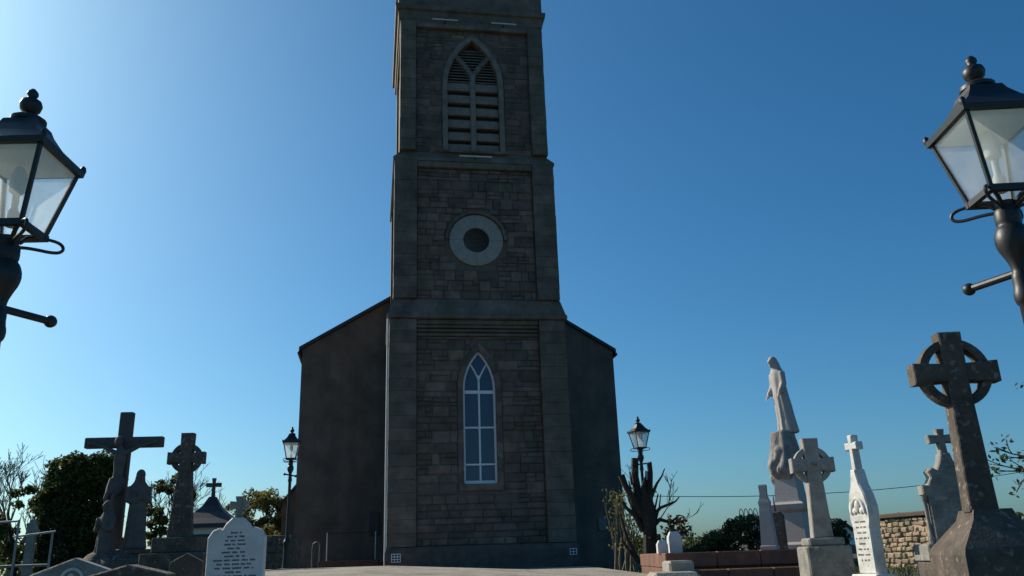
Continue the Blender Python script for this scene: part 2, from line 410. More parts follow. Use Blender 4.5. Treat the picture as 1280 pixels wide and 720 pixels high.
def grow(d, g):
    dd = dict(z0=d['z0']-g*0.6, zs=d['zs'], zt=d['zt']+g*1.4, hw=d['hw']+g); dd['R'] = rad_for(dd['hw'], dd['zt']-dd['zs'])
    return dd
W1g = grow(W1, 0.2); W3g = grow(W3, 0.2)
def h1g(z): return lancet_hw(z, **W1g)
def h3g(z): return lancet_hw(z, **W3g)
OC = (0.0, 12.4, 1.0)
def h2g(z):
    d = z-OC[1]; return math.sqrt(max(0, 1.12**2-d*d))
# tower core (recessed behind the corner piers), hollow just behind the front wall
core = MB()
PAN = 0.16                                     # depth of the panel recess
for (z0, z1, hw, hole, marks) in ((1.0,9.75,2.95,h1,(W1['z0'],W1['zs'],W1['zt'])), (9.75,15.6,2.85,lambda z:0,()), (15.6,21.7,2.68,h3,(W3['z0'],W3['zs'],W3['zt']))):
    wall_with_hole(core, -hw, hw, z0, z1, PAN+0.06, 0.75, hole, dz=0.2 if hole(z0+3) or hole(z0+1) else 20, marks=marks)
    core.box(-hw+0.002, hw-0.002, 0.752, 2*CY-0.16, z0+0.002, z1-0.002)
obj('wall', core, 'mortar', church)
# corner piers, one dressed block per course
def quoins(z0, z1, hw, wd, ch_):
    n = round((z1-z0)/ch_); h = (z1-z0)/n
    for i in range(n):
        for sgn in (-1, 1):
            long_ = (i % 2 == 0)
            q = MB(); jx = rng.uniform(-.006,.006); jy = rng.uniform(-.008,.008)
            xa, xb = hw-wd, hw+jx
            if sgn < 0: xa, xb = -hw+jx, -hw+wd
            q.box(xa, xb, jy, 0.95, z0+i*h+0.0025, z0+(i+1)*h-0.0025, ch=0.006)
            obj('quoin', q, 'ashlar', church)
quoins(1.95, 9.4, 3.05, 0.92, 0.41)
quoins(10.15, 15.42, 2.93, 0.80, 0.41)
quoins(15.85, 21.35, 2.76, 0.58, 0.41)
for z0, z1, hw in ((1.9,9.4,3.05),(10.15,15.42,2.93),(15.85,21.35,2.76)):
    for sgn in (-1,1):
        rp = MB().box(min(sgn*hw, sgn*(hw-0.8)), max(sgn*hw, sgn*(hw-0.8)), 2*CY-0.95, 2*CY, z0, z1)
        obj('rear_pier', rp, 'ashlar', church)
def band(name, lv, m='ashlar'):
    return obj(name, MB().rings([(z, h, h) for z, h in lv], 0, CY), m, church)
band('plinth', [(0.9,3.11),(1.78,3.11),(1.93,3.055)], 'plinth_stone')
band('string_course', [(9.41,3.06),(9.43,3.13),(9.56,3.13),(9.6,3.09),(10.14,2.94)])
band('string_course', [(15.42,2.94),(15.45,2.99),(15.55,2.99),(15.6,2.95),(15.84,2.77)])
band('cornice', [(21.35,2.77),(21.55,2.78),(21.6,2.84),(21.95,2.86),(22.0,2.95),(22.2,2.97),(22.3,2.84),(23.4,2.84),(23.45,2.92),(23.6,2.92)])
# panel head mouldings under the first string
for k, (z, d) in enumerate(((9.12,0.085),(8.98,0.105),(8.84,0.125))):
    obj('panel_moulding', MB().prism([(-2.12,z),(2.12,z),(2.12,z+0.1),(-2.12,z+0.1)], d, 0.5, 0.02), 'ashlar', church)
obj('panel_moulding', MB().prism([(-2.12,9.24),(2.12,9.24),(2.12,9.4),(-2.12,9.4)], 0.07, 0.5, 0.02), 'ashlar', church)
obj('panel_moulding', MB().prism([(-2.12,15.18),(2.12,15.18),(2.12,15.41),(-2.12,15.41)], 0.03, 0.5, 0.02), 'ashlar', church)
obj('panel_moulding', MB().prism([(-2.17,21.15),(2.17,21.15),(2.17,21.34),(-2.17,21.34)], 0.03, 0.5, 0.02), 'ashlar', church)
rubble_panel(-2.125, 2.125, 1.95, 8.82, PAN, h1g, 0.3, 0.5)
rubble_panel(-2.125, 2.125, 10.16, 15.17, PAN-0.02, h2g, 0.3, 0.5)
rubble_panel(-2.175, 2.175, 15.86, 21.14, PAN+0.02, h3g, 0.30, 0.6)
ss = obj('stone', stuff_stones, 'rubble', church); ss['kind'] = 'stuff'

def arch_pts(d, n):                             # right half outline from sill corner to apex
    pts = [(d['hw'], d['z0'])]
    k = max(2, int((d['zs']-d['z0'])/0.42))
    pts += [(d['hw'], d['z0']+(d['zs']-d['z0'])*i/k) for i in range(1, k+1)]
    a = math.atan2(d['zt']-d['zs'], d['R']-d['hw']) if d['R'] != d['hw'] else math.pi/2
    for i in range(1, n+1):
        t = a*i/n; pts.append((d['R']*math.cos(t)-(d['R']-d['hw']), d['zs']+d['R']*math.sin(t)))
    pts[-1] = (0.0, d['zt'])
    return pts
def surround(inner, outer, yf, dep, n=6, m='ashlar'):
    a = arch_pts(inner, n); b_ = arch_pts(outer, n)
    for i in range(len(a)-1):
        for sgn in (-1, 1):
            q = [(sgn*a[i][0],a[i][1]),(sgn*b_[i][0],b_[i][1]),(sgn*b_[i+1][0],b_[i+1][1]),(sgn*a[i+1][0],a[i+1][1])]
            if abs(q[3][0]-q[2][0]) < 1e-6 and abs(q[3][1]-q[2][1]) < 1e-6: q = q[:3]
            if sgn < 0: q = q[::-1]
            obj('surround_stone', MB().prism(q, yf, yf+dep, 0.008), m, church)
surround(W1, grow(W1, 0.19), PAN+0.0, 0.35, m='rubble')
surround(W3, grow(W3, 0.19), PAN-0.02, 0.35, m='pale_stone')
# hood mould over the lancet
def arc_bar(d, g0, g1, yf, yb, name, m, parent, zmin):
    a = [p for p in arch_pts(grow(d,g0), 10)]; b_ = [p for p in arch_pts(grow(d,g1), 10)]
    k0 = len(a)-11
    mb = MB()
    for sgn in (-1,1):
        for i in range(k0, len(a)-1):
            q = [(sgn*a[i][0],a[i][1]),(sgn*b_[i][0],b_[i][1]),(sgn*b_[i+1][0],b_[i+1][1]),(sgn*a[i+1][0],a[i+1][1])]
            if sgn < 0: q = q[::-1]
            mb.prism(q, yf, yb)
    return obj(name, mb, m, parent)
obj('sill', MB().prism([(-0.72,3.64),(0.72,3.64),(0.72,3.86),(-0.72,3.86)], PAN-0.02, 0.7, 0.015), 'rubble', church)
obj('sill', MB().prism([(-1.25,15.85),(1.25,15.85),(1.25,15.95),(-1.25,15.95)], PAN-0.07, 0.7, 0.015), 'ashlar', church)
# ---- white lancet window
win = bpy.data.objects.new('window', None); C.objects.link(win); win.parent = church
win['label'] = 'tall white framed pointed window with Y shaped glazing bars'
YF = 0.34
def strip(path, wd, y0, y1, mb):
    for (p, q) in zip(path[:-1], path[1:]):
        p = Vector(p); q = Vector(q); d = (q-p).normalized(); n = Vector((-d.y, d.x))*wd/2; e = d*wd*0.2
        pts = [p-e-n, q+e-n, q+e+n, p-e+n]
        mb.prism([(a.x,a.y) for a in pts], y0, y1)
def inset(d, g):
    dd = dict(z0=d['z0']+g, zs=d['zs'], zt=d['zt']-g*1.5, hw=d['hw']-g); dd['R'] = rad_for(dd['hw'], dd['zt']-dd['zs']); return dd
fr = MB(); a = arch_pts(W1, 12); b_ = arch_pts(inset(W1, 0.07), 12)
for i in range(len(a)-1):
    for sgn in (-1,1):
        q = [(sgn*b_[i][0],b_[i][1]),(sgn*a[i][0],a[i][1]),(sgn*a[i+1][0],a[i+1][1]),(sgn*b_[i+1][0],b_[i+1][1])]
        if sgn < 0: q = q[::-1]
        fr.prism(q, YF, YF+0.09)
fr.prism([(-0.54,3.865),(0.54,3.865),(0.54,3.97),(-0.54,3.97)], YF-0.03, YF+0.09)
obj('frame', fr, 'white_paint', win)
def bar(z, h, y=0.01): return MB().prism([(-0.5,z-h/2),(0.5,z-h/2),(0.5,z+h/2),(-0.5,z+h/2)], YF+y, YF+0.08)
obj('transom', bar(6.92, 0.11, -0.01), 'white_paint', win)
obj('glazing_bar', bar(5.72, 0.055), 'white_paint', win); obj('glazing_bar', bar(4.5, 0.055), 'white_paint', win)
obj('mullion', MB().prism([(-0.03,3.97),(0.03,3.97),(0.03,7.5),(-0.03,7.5)], YF+0.015, YF+0.075), 'white_paint', win)
for sgn in (-1,1):                              # Y tracery
    mb = MB(); path = []
    for i in range(9):
        t = i/8; x = 0.30*math.pow(t,1.35); z = 7.3+0.62*t
        path.append((sgn*x, z))
    strip(path, 0.055, YF+0.012, YF+0.078, mb); obj('tracery_bar', mb, 'white_paint', win)
d = inset(W1, 0.05)
rows = [3.95,4.5,5.72,6.92]
for i in range(3):
    for sgn in (-1,1):
        q = [(0.0,rows[i]+0.01),(sgn*0.515,rows[i]+0.01),(sgn*0.515,rows[i+1]-0.01),(0.0,rows[i+1]-0.01)]
        if sgn < 0: q = q[::-1]
        ty = rng.uniform(-.006,.006)
        obj('pane', MB().prism(q, YF+0.045+ty, YF+0.053+ty), 'window_glass', win)
for sgn in (-1,1):
    ap = [p for p in arch_pts(d, 8) if p[1] > 6.95]
    q = [(0.0,6.93)]+[(sgn*p[0],p[1]) for p in [(d['hw'],6.93)]+ap]
    if sgn < 0: q = q[::-1]
    obj('pane', MB().prism(q, YF+0.045, YF+0.053), 'window_glass', win)
# ---- oculus
oc = bpy.data.objects.new('round_opening', None); C.objects.link(oc); oc.parent = church
oc['label'] = 'round blind clock opening with broad pale stone ring'
def annulus(r0, r1, yf, yb, cz, a0, a1, n=1):
    q = [(r1*math.cos(a0+(a1-a0)*i/n), cz+r1*math.sin(a0+(a1-a0)*i/n)) for i in range(n+1)]
    q += [(r0*math.cos(a1-(a1-a0)*i/n), cz+r0*math.sin(a1-(a1-a0)*i/n)) for i in range(n+1)]
    return q
for k in range(12):
    a0 = 2*math.pi*k/12; g = 0.003
    obj('ring_stone', MB().prism(annulus(0.47, 0.97, 0, 0, OC[1], a0+g, a0+2*math.pi/12-g, 4), PAN-0.02, 0.5, 0.006), 'ring_stone', oc)
mb = MB()
for k in range(24): mb.prism(annulus(1.0, 1.11, 0, 0, OC[1], math.pi*k/24, math.pi*(k+1)/24), PAN-0.1, 0.5)
obj('hood_mould', mb, 'ashlar', oc)
obj('back_plate', MB().prism([(0.5*math.cos(2*math.pi*k/32), OC[1]+0.5*math.sin(2*math.pi*k/32)) for k in range(32)], 0.22, 0.26), 'board', oc)
# ---- belfry opening: two lights, Y tracery, louvres
bf = bpy.data.objects.new('belfry_opening', None); C.objects.link(bf); bf.parent = church
bf['label'] = 'tall pointed belfry opening with stone louvres in two lights'
BY = 0.24
obj('mullion', MB().prism([(-0.1,15.95),(0.1,15.95),(0.1,19.3),(-0.1,19.3)], BY, 0.6, 0.02), 'louvre', bf)
for sgn in (-1,1):
    mb = MB(); path = [(sgn*0.62*math.pow(i/10,1.4), 19.1+0.95*(i/10)) for i in range(11)]
    strip(path, 0.17, BY+0.004, 0.6, mb); obj('tracery_bar', mb, 'louvre', bf)
def slat(x0, x1, z, hgt, dep, y=0.34):
    mb = MB(); mb.add([(x0,y,z),(x1,y,z),(x1,y+dep,z+hgt),(x0,y+dep,z+hgt),(x0,y,z-0.035),(x1,y,z-0.035),(x1,y+dep,z+hgt-0.035),(x0,y+dep,z+hgt-0.035)],
        [(0,1,2,3),(7,6,5,4),(4,5,1,0),(5,6,2,1),(6,7,3,2),(7,4,0,3)])
    obj('slat', mb, 'louvre', bf)
for zc in (15.97,16.47,17.0,17.53,18.06,18.59):
    for sgn in (-1,1):
        xa, xb = sorted((sgn*0.09, sgn*0.985))
        mb = MB().box(xa, xb, 0.33, 0.5, zc, zc+0.33, ch=0.01); obj('slat', mb, 'louvre', bf)
z = 19.0
while z < 20.5:
    hw = h3(z+0.02)-0.01
    tx = 0.62*math.pow(max(0,min(1,(z-19.1)/0.95)),1/1.4) if z > 19.1 else 0.09
    for sgn in (-1,1):
        if hw-tx > 0.1:
            xa, xb = sorted((sgn*tx, sgn*hw)); slat(xa, xb, z, 0.07, 0.1)
    if z > 19.35: slat(-min(tx,hw), min(tx,hw), z, 0.07, 0.1)
    z += 0.125
obj('back_plate', MB().prism([(p[0],p[1]) for p in arch_pts(W3,10)]+[(-p[0],p[1]) for p in arch_pts(W3,10)[::-1][1:]], 0.54, 0.6), 'board', bf)
# light battens, vents, conductor
for xa, xb, z, y in ((-0.6,0.6,15.52,-0.24),(-1.55,-0.55,21.45,-0.06),(0.75,1.75,21.45,-0.06)):
    lb = obj('light_batten', MB().box(xa, xb, y, y+0.05, z, z+0.045, ch=0.012), 'white_plastic', church)
    obj('bracket', MB().box((xa+xb)/2-0.03, (xa+xb)/2+0.03, y+0.05, 0.3, z+0.005, z+0.035), 'dull_steel', lb)
def vent(x, z, wd, ht, nx, nz):
    o = obj('air_vent', MB().box(x-wd/2, x+wd/2, -0.075, -0.05, z, z+ht, ch=0.004), 'dark_void', church)
    mb = MB()
    for i in range(nx+1): mb.box(x-wd/2+i*(wd-0.025)/nx, x-wd/2+i*(wd-0.025)/nx+0.025, -0.09, -0.076, z, z+ht)
    for i in range(nz+1): mb.box(x-wd/2+0.001, x+wd/2-0.001, -0.0885, -0.077, z+i*(ht-0.025)/nz, z+i*(ht-0.025)/nz+0.025)
    obj('grille', mb, 'white_plastic', o)
vent(-2.76, 1.5, 0.30, 0.26, 3, 3); vent(2.9, 1.55, 0.24, 0.2, 2, 2)
cd = MB().tube([(-3.105,-0.02,1.55),(-3.105,-0.02,9.38)], 0.03, 8)
obj('downpipe', cd, 'white_plastic', church)
# ---- nave
NY = 5.6; NH = 6.38; EZ = 9.68; SL = 0.61; RZ = EZ+NH*SL
obj('nave_wall', MB().prism([(-NH,0.9),(NH,0.9),(NH,EZ),(0,RZ),(-NH,EZ)], NY, NY+26), 'render', church)
mb = MB()
for sgn in (-1,1):
    t = 0.16
    q = [(sgn*(NH+0.12),EZ-0.12*SL+0.01),(0,RZ+0.01),(0,RZ+t),(sgn*(NH+0.12),EZ-0.12*SL+t)]
    if sgn < 0: q = q[::-1]
    mb.prism(q, NY-0.1, NY+26.2)
rf = obj('roof', mb, 'slate', church)
for sgn in (-1,1):
    obj('gutter', MB().box(*sorted((sgn*(NH+0.04), sgn*(NH+0.17))), NY-0.12, NY+26, EZ-0.22, EZ-0.08, ch=0.03), 'black_iron', rf)
obj('nave_plinth', MB().box(-NH-0.07, NH+0.07, NY-0.07, NY+26.07, 0.88, 1.55, ch=0.03), 'render', church)
obj('noticeboard', MB().box(-3.62,-3.25,NY-0.1,NY-0.01,2.5,3.35,ch=0.01), 'board', church)
pq = obj('plaque', MB().box(5.28,5.62,NY-0.06,NY-0.005,2.42,2.92,ch=0.01), 'plaque', church)
pr = MB(); 
pr.add([(-7.7,14,0.9),(-NH,14,0.9),(-NH,19,0.9),(-7.7,19,0.9),(-7.7,14,4.3),(-NH,14,5.9),(-NH,19,5.9),(-7.7,19,4.3)], [(3,2,1,0),(0,1,5,4),(1,2,6,5),(2,3,7,6),(3,0,4,7),(4,5,6,7)])
obj('side_porch', pr, 'render', church)
obj('porch_roof', MB().add([(-7.85,13.85,4.14),(-NH-0.002,13.85,5.92),(-NH-0.002,19.1,5.92),(-7.85,19.1,4.14),(-7.85,13.85,4.28),(-NH-0.002,13.85,6.06),(-NH-0.002,19.1,6.06),(-7.85,19.1,4.28)], [(3,2,1,0),(0,1,5,4),(1,2,6,5),(2,3,7,6),(3,0,4,7),(4,5,6,7)]), 'slate', church)
# ramp and its handrails beside the tower
def chw(x, y): p = CH0 + x*U_ + y*N_; return p.x, p.y
hx, hy = chw(-4.1, 4.3)
ramp = tag(obj('ramp', MB().box(-1.25,0.85,-0.9,0.9,0.9,1.62,ch=0.02), 'red_stone'), 'low reddish ramp against the church beside the tower', 'ramp'); ramp.location = (hx,hy,0); ramp.rotation_euler.z = TH
hr = thing('handrail', 'thin steel handrail standing on the ramp left of the tower', 'handrail', (hx,hy,1.62), TH)
for x in (-0.95, 0.72): obj('post', MB().tube([(x,-0.75,0),(x,-0.75,0.95)], 0.022, 8), 'steel', hr)
obj('rail', MB().tube([(-0.95,-0.75,0.93),(0.72,-0.75,0.93)], 0.012, 6), 'black_iron', hr)
lp = [(-1.2,-0.75,-0.5),(-1.2,-0.75,0.5),(-1.23,-0.75,0.62),(-1.32,-0.75,0.66),(-1.42,-0.75,0.6),(-1.45,-0.75,0.45),(-1.45,-0.75,-0.5)]
obj('rail_end', MB().tube(lp, 0.02, 8), 'dull_steel', hr)

# ------------------------------------------------------------------ street lamps
def make_lamp():
    t = thing('street_lamp', '', 'street lamp', (0,0,0))
    prof = [(.15,0),(.15,.22),(.13,.26),(.13,.3),(.10,.36),(.085,.5),(.08,.95),(.095,1.0),(.095,1.05),(.06,1.1),(.05,1.2),(.034,2.52),(.05,2.54),(.055,2.58),(.045,2.62),(.045,2.68),(.035,2.7),
            (.04,2.74),(.055,2.78),(.078,2.83),(.086,2.88),(.072,2.93),(.055,2.95),(.062,2.97),(.06,3.03),(.045,3.05),(.05,3.08)]
    prof = [(q.x,q.y) for q in smooth_path([Vector((r_,z_)) for r_,z_ in prof], 1)]
    obj('post', MB().lathe(prof, 32), 'black_iron', t, smooth=True, sharp=75)
    lb = obj('ladder_bar', MB().tube([(-.29,0,0),(.29,0,0)], .02, 10), 'black_iron', t, smooth=True); lb.location = (0,0,2.70); lb.rotation_euler.z = rad(-65)
    for s in (-1,1): obj('knob', MB().ball((s*.30,0,0), .034, 12, 8), 'black_iron', lb, smooth=True, sharp=0)
    zb, zt, hb, ht = 3.12, 3.53, .115, .20
    for sx in (-1,1):
        for sy in (-1,1):
            obj('corner_bar', MB().tube([(sx*hb,sy*hb,zb),(sx*ht,sy*ht,zt)], .0135, 4), 'black_iron', t)
    br = MB()
    for s in (-1,1):
        br.box(-hb-.018,hb+.018,s*hb-.016,s*hb+.016,zb-.02,zb+.014); br.box(s*hb-.0155,s*hb+.0155,-hb+.016,hb-.016,zb-.0195,zb+.0135)
    obj('bottom_rail', br, 'black_iron', t)
    for k in range(4):
        R = Matrix.Rotation(k*math.pi/2, 4, 'Z')
        def pt(x,y,z): return R @ Vector((x,y,z))
        p = MB().add([pt(-hb,-hb-.001,zb+.013),pt(hb,-hb-.001,zb+.013),pt(ht,-ht-.001,zt),pt(-ht,-ht-.001,zt),pt(-hb,-hb+.003,zb+.013),pt(hb,-hb+.003,zb+.013),pt(ht,-ht+.003,zt),pt(-ht,-ht+.003,zt)],
            [(0,1,2,3),(7,6,5,4),(0,4,5,1),(1,5,6,2),(2,6,7,3),(3,7,4,0)])
        obj('pane', p, 'lantern_glass', t)
        c1 = [pt(-hb-.005,-hb-.005,zb-.005),pt(-hb-.06,-hb-.06,zb-.01),pt(-hb-.075,-hb-.075,zb-.045),pt(-hb-.05,-hb-.05,zb-.075),pt(-.075,-.075,zb-.075),pt(-.03,-.03,zb-.085)]
        c1 = smooth_path(c1)
        obj('bracket', MB().tube(c1, .009, 8), 'black_iron', t, smooth=True)
        c2 = [pt(-.035,-.035,zb-.06), pt(-.06,-.06,zb-.02), pt(-.095,-.095,zb-.004)]
        obj('stay', MB().tube(c2, .012, 6), 'black_iron', t, smooth=True)
    rf = MB().rings([(zt-.012,.222,.222),(zt+.02,.228,.228),(zt+.03,.212,.212),(zt+.11,.135,.135),(zt+.17,.098,.098),(zt+.205,.085,.085)])
    obj('reflector', MB().rings([(zt-.03,.17,.17),(zt-.014,.195,.195)]), 'white_plastic', t)
    rfo = obj('lantern_roof', rf, 'black_iron', t)
    for sx in (-1,1):
        for sy in (-1,1):
            obj('corner_ear', MB().lathe([(.012,zt+.015),(.018,zt+.03),(.014,zt+.05),(.004,zt+.06)], 8, sx*.218, sy*.218), 'black_iron', rfo, smooth=True)
    obj('chimney', MB().lathe([(.075,zt+.2),(.09,zt+.215),(.09,zt+.235),(.06,zt+.255),(.025,zt+.265)], 16), 'black_iron', t, smooth=True)
    obj('finial', MB().lathe([(.022,zt+.26),(.03,zt+.275),(.05,zt+.295),(.058,zt+.325),(.05,zt+.35),(.028,zt+.365),(.022,zt+.375),(.03,zt+.39),(.028,zt+.405),(.012,zt+.425),(.004,zt+.43)], 16), 'black_iron', t, smooth=True, sharp=0)
    obj('burner', MB().lathe([(.03,zb+.02),(.03,zb+.1),(.018,zb+.12),(.018,zb+.2),(.04,zb+.22),(.045,zb+.3),(.02,zb+.36)], 12), 'white_plastic', t, smooth=True)
    return t
lamp0 = make_lamp(); LG = 'lamp posts along the church path'
lamps = [((2.57,4.0), rad(-2), 'black lantern lamp post nearest on the right edge of the photo'),
         ((-2.6,4.0), rad(2), 'black lantern lamp post nearest on the left edge of the photo'),
         ((-5.93,22.0), rad(12), 'distant black lantern lamp post in front of the nave left corner'),
         ((3.24,22.3), rad(20), 'distant black lantern lamp post behind the pollarded tree')]
for i, ((x,y), rz, lab) in enumerate(lamps):
    o = lamp0 if i == 0 else copy_tree(lamp0)
    o.location = (x, y, G(x,y)); o.rotation_euler.z = rz; tag(o, lab, 'street lamp', LG)
    if x < 0:
        for c_ in o.children:
            if c_.name.startswith('ladder_bar'): c_.rotation_euler.z = rad(65)

# ------------------------------------------------------------------ gravestones
def words(parent, rows, y, rng, m='lettering'):     # inscription lines too small to read: broken strokes
    mb = MB()
    for (z, hw, h) in rows:
        x = -hw
        while x < hw-0.02:
            wl = min(rng.uniform(0.03,0.11), hw-x)
            k = x
            while k < x+wl-0.006:
                lw = rng.uniform(0.006,0.011); mb.box(k, min(k+lw,x+wl), y-0.0025, y+0.004, z, z+h*rng.uniform(0.75,1)); k += lw+0.0045
            x += wl+0.022
    o = obj('inscription', mb, m, parent); o['kind'] = 'stuff'; return o
def celtic(label, loc, rz, H, S, wb, wt, th, m, ring_r, base, arm_z=None, group=None, basem=None, flare=1.12, zbase=None):
    """H shaft height, S arm span, wb/wt shaft widths, base = list of (z0,z1,hx,hy)"""
    t = thing('celtic_cross', label, 'grave cross', loc, rz, group)
    z0 = base[-1][1] if zbase is None else zbase; az = arm_z if arm_z else z0+H*0.72; aw = wt*0.95
    obj('shaft', MB().prism([(-wb/2,z0),(wb/2,z0),(wt/2*1.0,az-aw*.5),(wt/2*flare,z0+H),(-wt/2*flare,z0+H),(-wt/2,az-aw*.5)], -th/2, th/2, th*0.06), m, t)
    for s in (-1,1):
        q = [(s*wt*0.45,az-aw*.46),(s*S/2,az-aw*.5*flare),(s*S/2,az+aw*.5*flare),(s*wt*0.45,az+aw*.46)]
        if s < 0: q = q[::-1]
        obj('arm', MB().prism(q, -th/2+.003, th/2-.003, th*0.06), m, t)
    rr = MB(); n = 10; rw = wt*0.4
    for k in range(4):
        for i in range(n):
            a0 = math.pi/2*k+math.pi/2*i/n; a1 = math.pi/2*k+math.pi/2*(i+1)/n
            q = [((ring_r-rw/2)*math.cos(a0), az+(ring_r-rw/2)*math.sin(a0)), ((ring_r+rw/2)*math.cos(a0), az+(ring_r+rw/2)*math.sin(a0)),
                 ((ring_r+rw/2)*math.cos(a1), az+(ring_r+rw/2)*math.sin(a1)), ((ring_r-rw/2)*math.cos(a1), az+(ring_r-rw/2)*math.sin(a1))]
            rr.prism(q, -th*.34, th*.34)
    obj('ring', rr, m, t)
    for (a, b2, hx, hy) in base:
        obj('base', MB().box(-hx,hx,-hy,hy,a,b2,ch=0.02), basem or m, t)
    return t
def cross_outline(hw, z, arm_span, arm_h, top, az):
    return None
gr = random.Random(9)
# big celtic cross, right foreground
cx = celtic('big dark wheel-headed Celtic cross in the right foreground', (4.26,8.0,G(4.3,8.0)), rad(-4), 1.70, 0.80, 0.26, 0.195, 0.18, 'dark_stone', 0.295,
   [(-0.2,0.85,0.47,0.42)], zbase=1.17, arm_z=1.17+1.70-0.40)
for o in cx.children:
    if o.name.startswith('base'): bpy.data.objects.remove(o); break
obj('base', MB().rings([(-.2,.42,.4),(.8,.42,.4),(.86,.40,.38),(1.1,.2,.19),(1.19,.17,.16)], .06, .05), 'dark_stone', cx)
# white wheel cross in front of the statue
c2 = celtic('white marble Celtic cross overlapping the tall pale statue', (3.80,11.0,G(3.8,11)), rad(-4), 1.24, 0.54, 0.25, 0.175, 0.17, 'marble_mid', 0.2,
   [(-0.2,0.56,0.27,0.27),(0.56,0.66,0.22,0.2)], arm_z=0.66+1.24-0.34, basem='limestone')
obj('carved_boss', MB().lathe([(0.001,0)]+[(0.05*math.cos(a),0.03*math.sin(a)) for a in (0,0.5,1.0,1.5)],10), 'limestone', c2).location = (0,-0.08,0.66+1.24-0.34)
# left celtic cross
celtic('dark Celtic cross on a tall plinth left of the church', (-6.3,16.0,G(-6,16)), rad(6), 1.92, 0.68, 0.44, 0.21, 0.2, 'dark_stone', 0.24,
   [(-0.2,0.4,0.75,0.7),(0.4,0.75,0.55,0.5),(0.75,1.02,0.4,0.36)], arm_z=1.02+1.92-0.47)

def latin_cross_pts(w, S, zb, az, zt):
    return [(-w,zb),(w,zb),(w*0.8,az-w),(S,az-w*1.15),(S,az+w*1.15),(w*0.8,az+w),(w*1.1,zt),(-w*1.1,zt),(-w*0.8,az+w),(-S,az+w*1.15),(-S,az-w*1.15),(-w*0.8,az-w)]
# tall white headstone topped by a slender cross
t = thing('headstone', 'tall white marble headstone with slender cross finial, sunlit on its left face', 'headstone', (3.98,10.0,G(4,10)), rad(-74))
obj('base', MB().box(-.28,.28,-.19,.19,-.2,.2,ch=.015), 'marble_clean', t); obj('base', MB().box(-.22,.22,-.14,.14,.2,.34,ch=.015), 'marble_clean', t)
q = [(-.25,.34),(.25,.34),(.25,.85),(.285,.93),(.285,1.08),(.22,1.22),(.13,1.33),(.07,1.5),(-.07,1.5),(-.13,1.33),(-.22,1.22),(-.285,1.08),(-.285,.93),(-.25,.85)]
q = [(x*.62,z) for x,z in q]
s_ = obj('slab', MB().prism(q, -.075, .075, .015), 'marble_clean', t)
obj('cross', MB().prism(latin_cross_pts(.04,.11,1.5,1.77,1.9), -.05, .05, .01), 'marble', t)
mb = MB(); mb.tube([(0.12*math.cos(a),-.078,1.0+0.17*math.sin(a)) for a in np.linspace(0,math.pi,12)], .018, 6); mb.ball((0,-.075,1.08), (.045,.03,.08)); mb.ball((-.06,-.075,1.03),(.04,.02,.04)); mb.ball((.06,-.075,1.03),(.04,.02,.04))
obj('carving', mb, 'marble_clean', t, smooth=True)
words(t, [(0.9-0.06*i, gr.uniform(.07,.125), .022) for i in range(8)], -.075, gr, 'limestone')
# gothic shouldered headstone with small cross, beside the big cross
t = thing('headstone', 'grey shouldered headstone with a small cross on top, beside the big Celtic cross', 'headstone', (4.76,9.5,G(4.7,9.5)+.2), rad(-6))
obj('base', MB().box(-.42,.42,-.26,.2,-.4,.50,ch=.015), 'limestone', t)
q = [(-.26,.5),(.26,.5),(.26,1.0),(.31,1.02),(.31,1.12),(.24,1.12),(.2,1.2),(.22,1.27),(.17,1.31),(.12,1.28),(.07,1.38),(.05,1.46),(-.05,1.46),(-.07,1.38),(-.12,1.28),(-.17,1.31),(-.22,1.27),(-.2,1.2),(-.24,1.12),(-.31,1.12),(-.31,1.02),(-.26,1.0)]
obj('slab', MB().prism(q, -.08, .08, .012), 'limestone', t)
obj('cross', MB().prism(latin_cross_pts(.042,.14,1.46,1.62,1.73), -.055, .055, .01), 'limestone', t)
for s in (-1,1): obj('colonnette', MB().lathe([(.035,.5),(.035,.56),(.022,.6),(.022,.93),(.035,.96),(.035,1.0)], 10, s*.29, -.03), 'limestone', t, smooth=True)
# low dark plinth next to it (front of that grave)
k = thing('grave_kerb', 'dark block plinth left of the shouldered headstone', 'grave kerb', (4.30,8.95,G(4.3,9)), rad(-6))
obj('block', MB().box(-.19,.3,-.2,.25,-.2,.60,ch=.02), 'dark_stone', k); obj('cap', MB().box(-.2,.31,-.21,.26,.603,.66,ch=.004), 'limestone', k)
# white inscribed headstone on the left
t = thing('headstone', 'white inscribed headstone with pointed shoulders, left of the forecourt', 'headstone', (-3.27,10.0,G(-3,10)), rad(3))
obj('base', MB().box(-.42,.42,-.16,.16,-.2,.14,ch=.015), 'marble', t)
q = [(-.325,.14),(.325,.14),(.325,.98),(.27,1.06),(.20,1.09),(.17,1.06),(.13,1.13),(.06,1.2),(-.06,1.2),(-.13,1.13),(-.17,1.06),(-.20,1.09),(-.27,1.06),(-.325,.98)]
obj('slab', MB().prism(q, -.06, .06, .012), 'marble_grey', t)
obj('cross', MB().prism(latin_cross_pts(.04,.105,1.2,1.34,1.44), -.04, .04, .008), 'limestone', t)
words(t, [(1.02-0.043*i, [.06,.1,.12,.13,.09,.15,.12,.24,.2,.22,.1,.25,.2,.26,.1,.26,.22][i], .021) for i in range(17)], -.06, gr)
